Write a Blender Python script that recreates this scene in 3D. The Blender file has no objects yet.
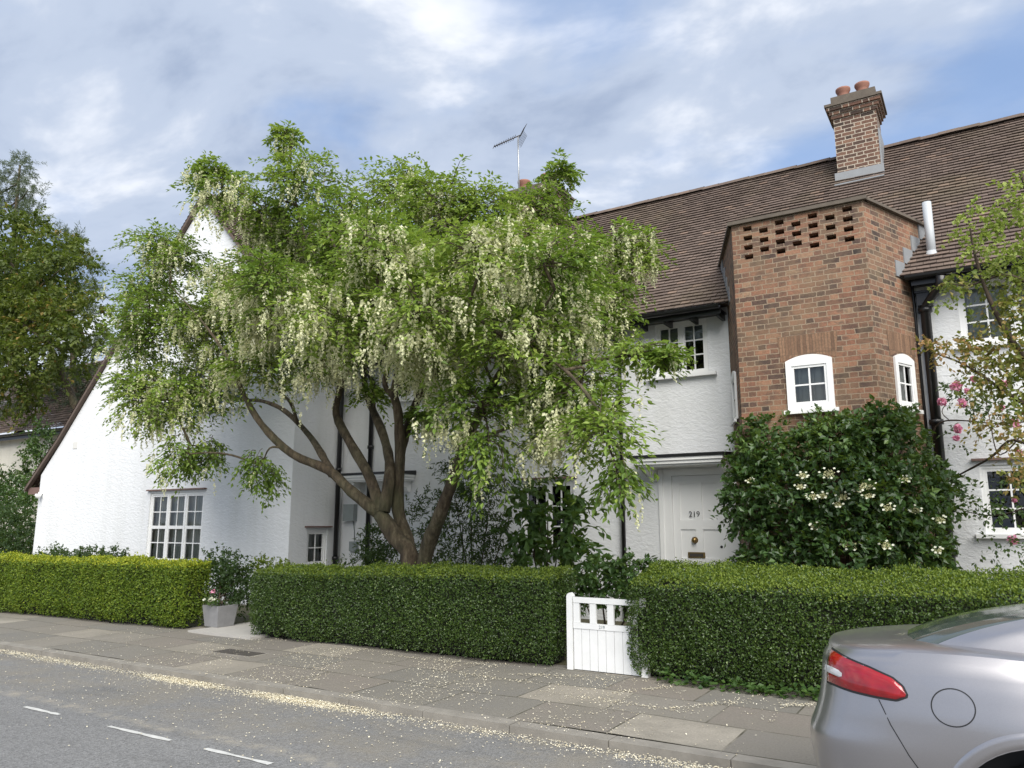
import bpy, bmesh, math, random
import numpy as np
from mathutils import Vector, Matrix
from mathutils.bvhtree import BVHTree
R_ = math.radians
S = bpy.context.scene
C = S.collection
rng = np.random.default_rng(7)
random.seed(7)

# ------------------------------------------------------------------ camera
CAM = np.array([0, 0, 1.62]); FPX = 769.0
TH = R_(10.39); YAW = R_(31.657)
FW = np.array([-math.sin(YAW)*math.cos(TH), math.cos(YAW)*math.cos(TH), math.sin(TH)])
RT = np.array([math.cos(YAW), math.sin(YAW), 0.0]); UP = np.cross(RT, FW)
cd = bpy.data.cameras.new('camera'); cam = bpy.data.objects.new('camera', cd); C.objects.link(cam)
cam.matrix_world = Matrix(((RT[0], UP[0], -FW[0], CAM[0]), (RT[1], UP[1], -FW[1], CAM[1]), (RT[2], UP[2], -FW[2], CAM[2]), (0, 0, 0, 1)))
cd.sensor_width = 36; cd.lens = FPX/1024*36; cd.clip_end = 3000; cd.clip_start = 0.05
S.camera = cam

# ------------------------------------------------------------------ world + sun
W = bpy.data.worlds.new('World'); S.world = W; W.use_nodes = True
SUN_EL, SUN_AZ = 44, 138          # azimuth clockwise from +Y
def build_world():
    nt = W.node_tree; nt.nodes.clear(); L = nt.links.new
    n = nt.nodes.new
    out = n('ShaderNodeOutputWorld'); bg = n('ShaderNodeBackground'); L(bg.outputs[0], out.inputs[0])
    bg.inputs['Strength'].default_value = 0.072
    sky = n('ShaderNodeTexSky'); sky.sky_type = 'NISHITA'; sky.sun_disc = False
    sky.sun_elevation = R_(SUN_EL); sky.sun_rotation = R_(SUN_AZ); sky.air_density = 1.0; sky.dust_density = 1.2; sky.ozone_density = 1.5
    tc = n('ShaderNodeTexCoord'); sp = n('ShaderNodeSeparateXYZ'); L(tc.outputs['Generated'], sp.inputs[0])
    def m(op, a, b=None, c=None):
        k = n('ShaderNodeMath'); k.operation = op
        for i, v in enumerate((a, b, c)):
            if v is None: continue
            if isinstance(v, (int, float)): k.inputs[i].default_value = v
            else: L(v, k.inputs[i])
        return k.outputs[0]
    z = m('ADD', m('MAXIMUM', sp.outputs[2], 0.0), 0.22)
    cv = n('ShaderNodeCombineXYZ'); L(m('DIVIDE', sp.outputs[0], z), cv.inputs[0]); L(m('DIVIDE', sp.outputs[1], z), cv.inputs[1])
    mp = n('ShaderNodeMapping'); mp.inputs['Rotation'].default_value = (0, 0, R_(-38)); mp.inputs['Scale'].default_value = (1.0, 1.3, 1); mp.inputs['Location'].default_value = (7.4, 4.3, 0)
    L(cv.outputs[0], mp.inputs[0])
    def noise(scale, det, rough, dist=0.0):
        k = n('ShaderNodeTexNoise'); k.inputs['Scale'].default_value = scale; k.inputs['Detail'].default_value = det
        k.inputs['Roughness'].default_value = rough; k.inputs['Distortion'].default_value = dist
        L(mp.outputs[0], k.inputs['Vector']); return k.outputs['Fac']
    def ramp(src, stops):
        k = n('ShaderNodeValToRGB'); L(src, k.inputs[0]); cr = k.color_ramp; cr.interpolation = 'EASE'
        while len(cr.elements) < len(stops): cr.elements.new(0.5)
        for e, (p, c) in zip(cr.elements, stops):
            e.position = p; e.color = tuple(c) + (1,)
        return k.outputs[0]
    cover = ramp(noise(1.5, 6, 0.52, 0.2), [(0.34, (0.2,)*3), (0.52, (0.96,)*3)])
    tint = ramp(noise(2.3, 6, 0.55, 0.25), [(0.34, (2.8, 3.4, 4.6)), (0.50, (4.1, 4.7, 5.8)), (0.68, (7.4, 7.6, 8.0))])
    base = n('ShaderNodeMix'); base.data_type = 'RGBA'; base.inputs['Factor'].default_value = 0.45
    L(sky.outputs[0], base.inputs['A']); base.inputs['B'].default_value = (3.0, 4.7, 8.2, 1)
    mx = n('ShaderNodeMix'); mx.data_type = 'RGBA'
    L(cover, mx.inputs['Factor']); L(base.outputs['Result'], mx.inputs['A']); L(tint, mx.inputs['B'])
    L(mx.outputs['Result'], bg.inputs['Color'])
build_world()
sd = bpy.data.lights.new('sun', 'SUN'); sd.energy = 3.1; sd.angle = R_(55); sd.color = (1.0, 0.96, 0.89)
so = bpy.data.objects.new('sun', sd); C.objects.link(so)
a, e = R_(SUN_AZ), R_(SUN_EL)
so.rotation_euler = Vector((math.sin(a)*math.cos(e), math.cos(a)*math.cos(e), math.sin(e))).to_track_quat('Z', 'Y').to_euler()
so.location = (10, -10, 20)
vs = S.view_settings
vs.view_transform = 'Standard'; vs.look = 'None'; vs.gamma = 1.0; vs.use_curve_mapping = False; vs.exposure = 0.98

# ------------------------------------------------------------------ helpers
def at(u, v, Y):
    d = FW + RT*(u-512)/FPX - UP*(v-384)/FPX
    return CAM + d*(Y/d[1])
def depth(p): return float((np.asarray(p)-CAM) @ FW)

def tag(o, label=None, cat=None, group=None, kind=None):
    if label: o['label'] = label
    if cat: o['category'] = cat
    if group: o['group'] = group
    if kind: o['kind'] = kind
    return o
def thing(name, loc, label, cat, group=None):
    o = bpy.data.objects.new(name, None); C.objects.link(o); o.location = loc; o.empty_display_size = 0.2
    return tag(o, label, cat, group)
def base_of(p):
    b = np.zeros(3)
    while p is not None:
        b += np.array(p.location); p = p.parent
    return b
def link(name, me, mats, parent=None, loc=None):
    o = bpy.data.objects.new(name, me); C.objects.link(o)
    for m in (mats if isinstance(mats, (list, tuple)) else [mats]): me.materials.append(m)
    if parent is not None: o.parent = parent
    return o
def auto_uv(v, n):
    ax = abs(n[2])
    if ax > 0.92: return (v[0], v[1])
    h = math.hypot(n[0], n[1]) or 1
    t = (-n[1]/h, n[0]/h)
    return (v[0]*t[0]+v[1]*t[1], v[2]/max(h, 0.2))

class MB:
    def __init__(s): s.v = []; s.f = []; s.m = []; s.r = []; s.sm = []
    def face(s, pts, m=0, rnd=None, smooth=False):
        i = len(s.v); s.v += [tuple(map(float, p)) for p in pts]; s.f.append(tuple(range(i, i+len(pts))))
        s.m.append(m); s.r.append(rnd or (random.random(), random.random())); s.sm.append(smooth)
    def box(s, x0, x1, y0, y1, z0, z1, m=0, fr=None, rnd=None):
        rnd = rnd or (random.random(), random.random())
        c = [(x, y, z) for z in (z0, z1) for y in (y0, y1) for x in (x0, x1)]
        if fr: c = [fr(*p) for p in c]
        for q in ((0, 2, 3, 1), (4, 5, 7, 6), (0, 1, 5, 4), (2, 6, 7, 3), (0, 4, 6, 2), (1, 3, 7, 5)):
            s.face([c[k] for k in q], m, rnd)
    def prism(s, poly, d, m=0):      # poly list of 3d points (planar), extruded by vector d
        p = [Vector(q) for q in poly]; d = Vector(d); n = len(p)
        nn = sum(((p[i]-p[0]).cross(p[(i+1) % n]-p[0]) for i in range(1, n-1)), Vector())
        if nn.dot(d) > 0: p = p[::-1]
        s.face(p, m); s.face([q+d for q in p[::-1]], m)
        for i in range(n):
            a, b = p[i], p[(i+1) % n]; s.face([b, a, a+d, b+d], m)
    def tube(s, pts, rad, n=8, m=0, cap=True, rnd=None):
        pts = [Vector(p) for p in pts]
        if not isinstance(rad, (list, tuple)): rad = [rad]*len(pts)
        rnd = rnd or (random.random(), random.random())
        rings = []; prev = None
        for i, p in enumerate(pts):
            t = (pts[min(i+1, len(pts)-1)]-pts[max(i-1, 0)]).normalized()
            if prev is None:
                a = Vector((0, 0, 1)) if abs(t.z) < 0.9 else Vector((1, 0, 0)); u = t.cross(a).normalized()
            else: u = (prev - t*prev.dot(t)).normalized()
            prev = u; w = t.cross(u)
            i0 = len(s.v)
            for k in range(n):
                an = 2*math.pi*k/n; s.v.append(tuple(p+(u*math.cos(an)+w*math.sin(an))*rad[i]))
            rings.append(i0)
        for a, b in zip(rings, rings[1:]):
            for k in range(n):
                s.f.append((a+k, a+(k+1) % n, b+(k+1) % n, b+k)); s.m.append(m); s.r.append(rnd); s.sm.append(True)
        if cap:
            for a, rev in ((rings[0], 1), (rings[-1], 0)):
                q = [a+k for k in range(n)]; s.f.append(tuple(q[::-1] if rev else q)); s.m.append(m); s.r.append(rnd); s.sm.append(False)
    def lathe(s, prof, c, n=20, m=0, axis='z'):   # prof [(r,h)]
        rnd = (random.random(), random.random()); i0 = len(s.v)
        for r, h in prof:
            for k in range(n):
                an = 2*math.pi*k/n; a, b = r*math.cos(an), r*math.sin(an)
                s.v.append((c[0]+a, c[1]+b, c[2]+h) if axis == 'z' else (c[0]+a, c[1]-h, c[2]+b))
        for j in range(len(prof)-1):
            for k in range(n):
                q = (i0+j*n+k, i0+j*n+(k+1) % n, i0+(j+1)*n+(k+1) % n, i0+(j+1)*n+k)
                s.f.append(q); s.m.append(m); s.r.append(rnd); s.sm.append(True)
    def build(s, name, mats, parent=None, **kw):
        b = base_of(parent) if parent is not None else np.array(kw.get('origin', (0, 0, 0)), float)
        V = np.array(s.v, float)
        me = bpy.data.meshes.new(name); me.from_pydata([tuple(p) for p in (V-b)], [], s.f)
        me.polygons.foreach_set('material_index', s.m); me.polygons.foreach_set('use_smooth', s.sm)
        me.update()
        uv = me.uv_layers.new(name='UVMap'); rd = me.uv_layers.new(name='rnd')
        ua = np.zeros((len(me.loops), 2), np.float32); ra = np.zeros((len(me.loops), 2), np.float32)
        for p in me.polygons:
            n = p.normal
            for li in p.loop_indices:
                ua[li] = auto_uv(V[me.loops[li].vertex_index], n); ra[li] = s.r[p.index]
        uv.data.foreach_set('uv', ua.ravel()); rd.data.foreach_set('uv', ra.ravel())
        o = link(name, me, mats, parent)
        if parent is None: o.location = tuple(b)
        return o

def np_quads(name, V, F, rnd, mats, parent=None, origin=None, mi=None, smooth=False):
    """V (n,3) world, F (m,4) ints, rnd (m,2)"""
    b = base_of(parent) if parent is not None else np.array(origin if origin is not None else (0, 0, 0), float)
    me = bpy.data.meshes.new(name); k = F.shape[1]
    me.vertices.add(len(V)); me.vertices.foreach_set('co', (V-b).astype(np.float32).ravel())
    me.loops.add(F.size); me.loops.foreach_set('vertex_index', F.astype(np.int32).ravel())
    me.polygons.add(len(F)); me.polygons.foreach_set('loop_start', np.arange(0, F.size, k, dtype=np.int32))
    me.polygons.foreach_set('loop_total', np.full(len(F), k, np.int32))
    if mi is not None: me.polygons.foreach_set('material_index', mi.astype(np.int32))
    me.polygons.foreach_set('use_smooth', np.full(len(F), smooth, bool))
    me.update(calc_edges=True)
    rd = me.uv_layers.new(name='rnd'); rd.data.foreach_set('uv', np.repeat(rnd, k, axis=0).astype(np.float32).ravel())
    o = link(name, me, mats, parent)
    if parent is None: o.location = tuple(b)
    return o

# ------------------------------------------------------------------ materials
class NM:
    def __init__(s, name):
        s.mat = bpy.data.materials.new(name); s.mat.use_nodes = True; s.nt = s.mat.node_tree; s.nt.nodes.clear()
        s.out = s.nt.nodes.new('ShaderNodeOutputMaterial'); s.b = s.nt.nodes.new('ShaderNodeBsdfPrincipled')
        s.nt.links.new(s.b.outputs[0], s.out.inputs[0])
    def n(s, t): return s.nt.nodes.new(t)
    def L(s, a, b): s.nt.links.new(a, b)
    def setv(s, k, v):
        if isinstance(v, (int, float)): s.b.inputs[k].default_value = v
        elif isinstance(v, tuple): s.b.inputs[k].default_value = v + (1,) if len(v) == 3 else v
        else: s.L(v, s.b.inputs[k])
    def math(s, op, a, b=None, c=None):
        k = s.n('ShaderNodeMath'); k.operation = op
        for i, v in enumerate((a, b, c)):
            if v is None: continue
            if isinstance(v, (int, float)): k.inputs[i].default_value = v
            else: s.L(v, k.inputs[i])
        return k.outputs[0]
    def uv(s, layer='UVMap'):
        k = s.n('ShaderNodeUVMap'); k.uv_map = layer; return k.outputs[0]
    def sep(s, vec):
        k = s.n('ShaderNodeSeparateXYZ'); s.L(vec, k.inputs[0]); return k.outputs
    def comb(s, x, y, z=0.0):
        k = s.n('ShaderNodeCombineXYZ')
        for i, v in enumerate((x, y, z)):
            if isinstance(v, (int, float)): k.inputs[i].default_value = v
            else: s.L(v, k.inputs[i])
        return k.outputs[0]
    def pos(s): return s.n('ShaderNodeNewGeometry').outputs['Position']
    def map(s, vec, scale=(1, 1, 1), rot=(0, 0, 0)):
        k = s.n('ShaderNodeMapping'); k.inputs['Scale'].default_value = scale; k.inputs['Rotation'].default_value = rot; s.L(vec, k.inputs[0]); return k.outputs[0]
    def noise(s, scale, det=4, rough=0.55, vec=None, dist=0.0, col=False):
        k = s.n('ShaderNodeTexNoise'); k.inputs['Scale'].default_value = scale; k.inputs['Detail'].default_value = det
        k.inputs['Roughness'].default_value = rough; k.inputs['Distortion'].default_value = dist
        s.L(vec if vec is not None else s.pos(), k.inputs['Vector']); return k.outputs['Color' if col else 'Fac']
    def white(s, vec):
        k = s.n('ShaderNodeTexWhiteNoise'); k.noise_dimensions = '3D'; s.L(vec, k.inputs['Vector']); return k.outputs['Value']
    def ramp(s, src, stops, interp='LINEAR'):
        k = s.n('ShaderNodeValToRGB'); s.L(src, k.inputs[0]); cr = k.color_ramp; cr.interpolation = interp
        while len(cr.elements) < len(stops): cr.elements.new(0.5)
        for e, (p, c) in zip(cr.elements, stops):
            e.position = p; c = (c,)*3 if isinstance(c, (int, float)) else c; e.color = tuple(c)+(1,)
        return k.outputs[0]
    def mix(s, f, a, b, bt='MIX'):
        k = s.n('ShaderNodeMix'); k.data_type = 'RGBA'; k.blend_type = bt
        for nm, v in (('Factor', f), ('A', a), ('B', b)):
            if isinstance(v, (int, float)):
                if nm == 'Factor': k.inputs[nm].default_value = v
                else: k.inputs[nm].default_value = (v, v, v, 1)
            elif isinstance(v, tuple): k.inputs[nm].default_value = v+(1,)
            else: s.L(v, k.inputs[nm])
        return k.outputs['Result']
    def bump(s, h, strength=0.5, dist=0.01):
        k = s.n('ShaderNodeBump'); k.inputs['Strength'].default_value = strength; k.inputs['Distance'].default_value = dist
        s.L(h, k.inputs['Height']); s.L(k.outputs[0], s.b.inputs['Normal']); return k

def simple(name, col, rough=0.6, metal=0.0, var=0.12, vs=6.0, bump=0.0, bs=60, **kw):
    N = NM(name)
    c = N.noise(vs, 5, 0.6)
    N.setv('Base Color', N.mix(c, tuple(x*(1-var) for x in col), tuple(min(1, x*(1+var)) for x in col)))
    N.setv('Roughness', rough); N.setv('Metallic', metal)
    if bump: N.bump(N.noise(bs, 3), bump, 0.004)
    for k, v in kw.items(): N.setv(k.replace('_', ' '), v)
    return N.mat
def stucco(name, col):
    N = NM(name); p = N.pos()
    lo = N.noise(0.7, 5, 0.6)
    st = N.noise(1.0, 6, 0.65, N.map(p, (1.6, 1.6, 0.22)))
    c = N.mix(N.ramp(lo, [(0.35, 0.0), (0.7, 1.0)]), tuple(x*0.95 for x in col), col)
    c = N.mix(N.math('MULTIPLY', N.ramp(st, [(0.46, 0.0), (0.78, 1.0)]), 0.5), c, (col[0]*0.72, col[1]*0.72, col[2]*0.68))
    N.setv('Base Color', c); N.setv('Roughness', 0.85)
    h1 = N.noise(16, 3, 0.5, N.map(p, (0.8, 0.8, 1.5)), 0.5); h2 = N.noise(70, 2, 0.5)
    h = N.math('ADD', h1, N.math('MULTIPLY', h2, 0.25)); N.bump(h, 0.5, 0.022); return N.mat
def brick(name, pal, mortar, course=0.075, sl=0.215, hd=0.1025, jt=0.011, dirt=(0.06, 0.05, 0.04), dirt_amt=0.5, patch=None):
    N = NM(name); q = N.sep(N.uv()); p = N.pos()
    w = N.noise(16, 4, 0.7); w2 = N.noise(18.3, 4, 0.7, N.map(p, (1, 1, 1), (0.5, 0.2, 0.9)))
    u = N.math('ADD', q[0], N.math('MULTIPLY', N.math('SUBTRACT', w, 0.5), 0.034)); v = N.math('ADD', q[1], N.math('MULTIPLY', N.math('SUBTRACT', w2, 0.5), 0.030))
    rv = N.math('DIVIDE', v, course); row = N.math('FLOOR', rv); fv = N.math('SUBTRACT', rv, row)
    P = sl+hd+2*jt
    odd = N.math('MULTIPLY', N.math('FLOORED_MODULO', row, 2.0), P/2)
    uu = N.math('DIVIDE', N.math('ADD', u, odd), P); cell = N.math('FLOOR', uu); qq = N.math('MULTIPLY', N.math('SUBTRACT', uu, cell), P)
    isH = N.math('GREATER_THAN', qq, sl+jt)
    loc = N.math('SUBTRACT', qq, N.math('MULTIPLY', isH, sl+jt))
    ln = N.math('ADD', sl, N.math('MULTIPLY', isH, hd-sl))
    mm = N.math('MAXIMUM', N.math('GREATER_THAN', loc, ln), N.math('GREATER_THAN', fv, 1-jt/course))
    idv = N.comb(N.math('ADD', N.math('MULTIPLY', cell, 2.0), isH), row, 0.5)
    rn = N.white(idv)
    if patch:   # weathered areas favour darker/browner bricks
        pn = N.ramp(N.noise(1.0, 3, 0.6), [(0.38, -0.28), (0.62, 0.28)])
        pk = N.math('SUBTRACT', N.noise(1.9, 4, 0.65), 0.5)
        rn = N.math('ADD', N.math('MULTIPLY', rn, 0.8), N.math('ADD', 0.1, N.math('MULTIPLY', pk, patch)))
    cb = N.ramp(rn, pal)
    gr = N.noise(45, 4, 0.6)
    cb = N.mix(0.6, cb, gr, 'OVERLAY')
    dn = N.ramp(N.noise(1.7, 7, 0.75), [(0.42, 0.0), (0.64, 1.0)])
    cb = N.mix(N.math('MULTIPLY', dn, dirt_amt), cb, dirt)
    gd = N.ramp(N.noise(5.5, 8, 0.75, N.map(p, (0.6, 0.6, 1.3))), [(0.5, 0.0), (0.66, 1.0)]); cb = N.mix(N.math('MULTIPLY', gd, dirt_amt), cb, (0.075, 0.055, 0.045))
    mc = N.mix(N.noise(3.0, 4, 0.6), tuple(x*0.7 for x in mortar), mortar)
    N.setv('Base Color', N.mix(mm, cb, mc)); N.setv('Roughness', 0.9)
    h = N.math('ADD', N.math('MULTIPLY', N.math('SUBTRACT', 1.0, mm), 1.0), N.math('MULTIPLY', gr, 0.5))
    N.bump(h, 0.7, 0.008); return N.mat
def rnd_mat(name, stops, rough=0.8, big=None, bump=0.0, spec=0.5):
    N = NM(name); q = N.sep(N.uv('rnd')); c = N.ramp(q[0], stops)
    c = N.mix(0.5, c, N.noise(30, 4, 0.6), 'OVERLAY')
    if big: c = N.mix(N.math('MULTIPLY', N.ramp(N.noise(big[0], 5, 0.65), [(0.5, 0.0), (0.75, 1.0)]), big[2]), c, big[1])
    N.setv('Base Color', c); N.setv('Roughness', rough); N.setv('Specular IOR Level', spec)
    if bump: N.bump(N.noise(50, 3), bump, 0.006)
    return N.mat
def leaf(name, stops, trans=0.35, rough=0.5, spec=0.35, tcol=None):
    N = NM(name); q = N.sep(N.uv('rnd')); c = N.ramp(q[0], stops)
    N.setv('Base Color', c); N.setv('Roughness', rough); N.setv('Specular IOR Level', spec)
    t = N.n('ShaderNodeBsdfTranslucent'); tc = N.mix(0.6, c, tcol or (0.25, 0.36, 0.03)); N.L(tc, t.inputs[0])
    mx = N.n('ShaderNodeMixShader'); mx.inputs[0].default_value = trans
    N.L(N.b.outputs[0], mx.inputs[1]); N.L(t.outputs[0], mx.inputs[2]); N.L(mx.outputs[0], N.out.inputs[0]); return N.mat

M = {}
M['stucco'] = stucco('white_roughcast', (0.735, 0.745, 0.755))
M['stucco_far'] = stucco('cream_roughcast', (0.74, 0.70, 0.60))
M['white'] = simple('white_paint', (0.80, 0.80, 0.79), 0.35, var=0.03)
M['gatewhite'] = simple('gate_white_paint', (0.74, 0.745, 0.74), 0.5, var=0.10)
M['black'] = simple('black_paint', (0.012, 0.012, 0.013), 0.32, var=0.3)
M['brick'] = brick('weathered_red_brick', [(0.0, (0.04, 0.03, 0.026)), (0.22, (0.10, 0.058, 0.043)), (0.4, (0.165, 0.085, 0.055)), (0.62, (0.225, 0.105, 0.065)), (0.82, (0.28, 0.14, 0.085)), (1.0, (0.29, 0.19, 0.12))],
                   (0.34, 0.26, 0.18), jt=0.012, dirt=(0.20, 0.14, 0.085), dirt_amt=0.72, patch=0.9)
M['brick_pale'] = brick('repointed_chimney_brick', [(0.0, (0.04, 0.028, 0.022)), (0.5, (0.12, 0.062, 0.043)), (1.0, (0.21, 0.115, 0.075))], (0.50, 0.43, 0.34), jt=0.016, dirt_amt=0.15)
M['brick_dark'] = brick('sooty_chimney_brick', [(0.0, (0.04, 0.03, 0.025)), (0.5, (0.13, 0.07, 0.05)), (1.0, (0.24, 0.13, 0.08))], (0.22, 0.19, 0.15), dirt_amt=0.5)
M['soldier'] = brick('gauged_brick_arch', [(0.0, (0.15, 0.085, 0.052)), (0.5, (0.22, 0.125, 0.075)), (1.0, (0.28, 0.165, 0.10))], (0.15, 0.10, 0.065), course=0.40, sl=0.034, hd=0.034, jt=0.007, dirt_amt=0.2)
M['tile'] = rnd_mat('clay_roof_tile', [(0.0, (0.112, 0.085, 0.071)), (0.4, (0.132, 0.100, 0.084)), (0.88, (0.152, 0.115, 0.096)), (0.975, (0.165, 0.12, 0.095)), (1.0, (0.22, 0.155, 0.12))], 0.9, (0.6, (0.15, 0.125, 0.075), 0.5), 0.3, 0.2)
M['tile_far'] = rnd_mat('far_roof_tile', [(0.0, (0.09, 0.068, 0.058)), (1.0, (0.20, 0.15, 0.12))], 0.9, None, 0, 0.2)
M['ridge'] = simple('mortared_ridge_tile', (0.11, 0.08, 0.065), 0.9, var=0.4, vs=8, bump=0.5)
M['stone'] = simple('weathered_coping', (0.115, 0.095, 0.075), 0.9, var=0.45, vs=7, bump=0.5)
M['lead'] = simple('lead_flashing', (0.24, 0.25, 0.26), 0.55, var=0.2)
M['flue'] = simple('grey_flue', (0.42, 0.44, 0.46), 0.5, 0.0, var=0.08)
M['terracotta'] = simple('terracotta', (0.25, 0.115, 0.08), 0.8, var=0.25)
M['quarry'] = simple('drip_tile', (0.16, 0.10, 0.085), 0.8, var=0.2)
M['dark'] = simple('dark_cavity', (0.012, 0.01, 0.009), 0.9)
M['brass'] = simple('aged_brass', (0.30, 0.20, 0.08), 0.35, 0.9)
M['ink'] = simple('number_black', (0.02, 0.02, 0.022), 0.4)
M['greymetal'] = simple('galvanised_metal', (0.40, 0.41, 0.42), 0.4, 0.7)
M['meter'] = simple('grey_plastic', (0.25, 0.28, 0.28), 0.5)
M['concrete'] = simple('planter_concrete', (0.22, 0.22, 0.225), 0.85, var=0.25, vs=9, bump=0.3)
M['soil'] = simple('soil', (0.05, 0.038, 0.026), 0.95, var=0.4, vs=3, bump=0.5)
M['curtain'] = simple('grey_curtain', (0.62, 0.61, 0.58), 0.9, var=0.1)
M['blind'] = simple('pale_blind', (0.40, 0.41, 0.42), 0.8, var=0.06)
M['tyre'] = simple('tyre_rubber', (0.018, 0.018, 0.019), 0.75)
M['rim'] = simple('alloy_rim', (0.55, 0.55, 0.56), 0.28, 0.9)
def glass_mat():
    N = NM('window_glass'); N.setv('Base Color', (0.012, 0.014, 0.016)); N.setv('Roughness', 0.03); N.setv('Specular IOR Level', 0.6)
    N.bump(N.noise(2.2, 2), 0.10, 0.02)
    t = N.n('ShaderNodeBsdfTransparent'); t.inputs[0].default_value = (0.75, 0.8, 0.78, 1)
    g = N.n('ShaderNodeBsdfGlossy'); g.inputs['Roughness'].default_value = 0.02
    fr = N.n('ShaderNodeFresnel'); fr.inputs['IOR'].default_value = 1.75
    mx = N.n('ShaderNodeMixShader'); N.L(fr.outputs[0], mx.inputs[0]); N.L(t.outputs[0], mx.inputs[1]); N.L(g.outputs[0], mx.inputs[2])
    N.L(mx.outputs[0], N.out.inputs[0]); return N.mat
M['glass'] = glass_mat()
def bark_mat():
    N = NM('bark'); p = N.pos(); a = N.noise(5, 5, 0.6, N.map(p, (3, 3, 0.7))); b = N.noise(1.6, 4, 0.6)
    c = N.ramp(a, [(0.3, (0.03, 0.021, 0.013)), (0.52, (0.10, 0.073, 0.044)), (0.75, (0.21, 0.17, 0.11))])
    c = N.mix(N.math('MULTIPLY', N.ramp(b, [(0.45, 0.0), (0.7, 1.0)]), 0.5), c, (0.10, 0.11, 0.05))
    N.setv('Base Color', c); N.setv('Roughness', 0.9); N.bump(N.noise(9, 6, 0.75, N.map(p, (3, 3, 0.6))), 1.0, 0.05); return N.mat
M['bark'] = bark_mat()
M['twig'] = simple('twig', (0.06, 0.042, 0.028), 0.9, var=0.3)
M['laburnum'] = leaf('fresh_green_leaf', [(0, (0.075, 0.14, 0.026)), (0.5, (0.19, 0.29, 0.05)), (1, (0.38, 0.46, 0.10))], 0.42)
M['blossom'] = leaf('cream_blossom', [(0, (0.60, 0.61, 0.34)), (0.5, (0.76, 0.76, 0.48)), (1, (0.87, 0.86, 0.64))], 0.4, 0.7, 0.2, (0.66, 0.64, 0.42))
M['privet'] = leaf('bright_hedge_leaf', [(0, (0.045, 0.09, 0.012)), (0.5, (0.12, 0.185, 0.018)), (0.85, (0.22, 0.28, 0.027)), (1, (0.34, 0.38, 0.04))], 0.35, tcol=(0.30, 0.40, 0.03))
M['privettop'] = leaf('yellow_hedge_top', [(0, (0.24, 0.29, 0.018)), (1, (0.42, 0.43, 0.035))], 0.35, tcol=(0.30, 0.40, 0.03))  # brighter yellow leaf colour for the hedge top and upper rim
M['box'] = leaf('dark_hedge_leaf', [(0, (0.020, 0.042, 0.010)), (0.5, (0.045, 0.085, 0.016)), (0.85, (0.085, 0.14, 0.026)), (1, (0.16, 0.22, 0.06))], 0.25, 0.38, 0.5)
M['boxtop'] = leaf('pale_hedge_leaf', [(0, (0.10, 0.15, 0.018)), (1, (0.20, 0.26, 0.035))], 0.35)  # lighter copy of the dark hedge leaf; light on top put into the colour
M['hydleaf'] = leaf('deep_green_leaf', [(0, (0.018, 0.040, 0.013)), (0.6, (0.045, 0.095, 0.022)), (1, (0.13, 0.20, 0.055))], 0.25, 0.42, 0.45)
M['shrub'] = leaf('shrub_leaf', [(0, (0.018, 0.040, 0.014)), (1, (0.05, 0.09, 0.028))], 0.3)
M['bigleaf'] = leaf('broad_leaf', [(0, (0.03, 0.07, 0.02)), (1, (0.07, 0.13, 0.03))], 0.35)
M['maple'] = leaf('golden_green_leaf', [(0, (0.04, 0.062, 0.013)), (0.5, (0.085, 0.115, 0.022)), (0.85, (0.14, 0.16, 0.03)), (1, (0.26, 0.16, 0.04))], 0.3)
M['needle'] = leaf('pine_needle', [(0, (0.05, 0.07, 0.045)), (1, (0.13, 0.16, 0.10))], 0.2)
M['bronze'] = leaf('bronze_green_leaf', [(0, (0.13, 0.18, 0.04)), (0.5, (0.22, 0.23, 0.06)), (1, (0.34, 0.19, 0.08))], 0.35)
M['lime'] = leaf('lime_leaf', [(0, (0.17, 0.24, 0.04)), (1, (0.38, 0.44, 0.11))], 0.4)
M['petal'] = leaf('white_floret', [(0, (0.55, 0.56, 0.42)), (1, (0.76, 0.77, 0.66))], 0.3, 0.7, 0.2, (0.7, 0.7, 0.5))
M['corymb'] = leaf('cream_floret_centre', [(0, (0.40, 0.40, 0.20)), (1, (0.6, 0.58, 0.36))], 0.3, 0.7, 0.2, (0.6, 0.58, 0.3))
M['pink'] = leaf('pink_rose_petal', [(0, (0.60, 0.18, 0.32)), (1, (0.88, 0.52, 0.64))], 0.3, 0.6, 0.2, (0.8, 0.3, 0.4))
M['core'] = simple('hedge_core_and_twigs', (0.008, 0.010, 0.004), 0.95, var=0.4)
M['fallen'] = rnd_mat('fallen_petal', [(0, (0.46, 0.40, 0.27)), (0.5, (0.64, 0.58, 0.43)), (1, (0.80, 0.76, 0.62))], 0.9)
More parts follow.
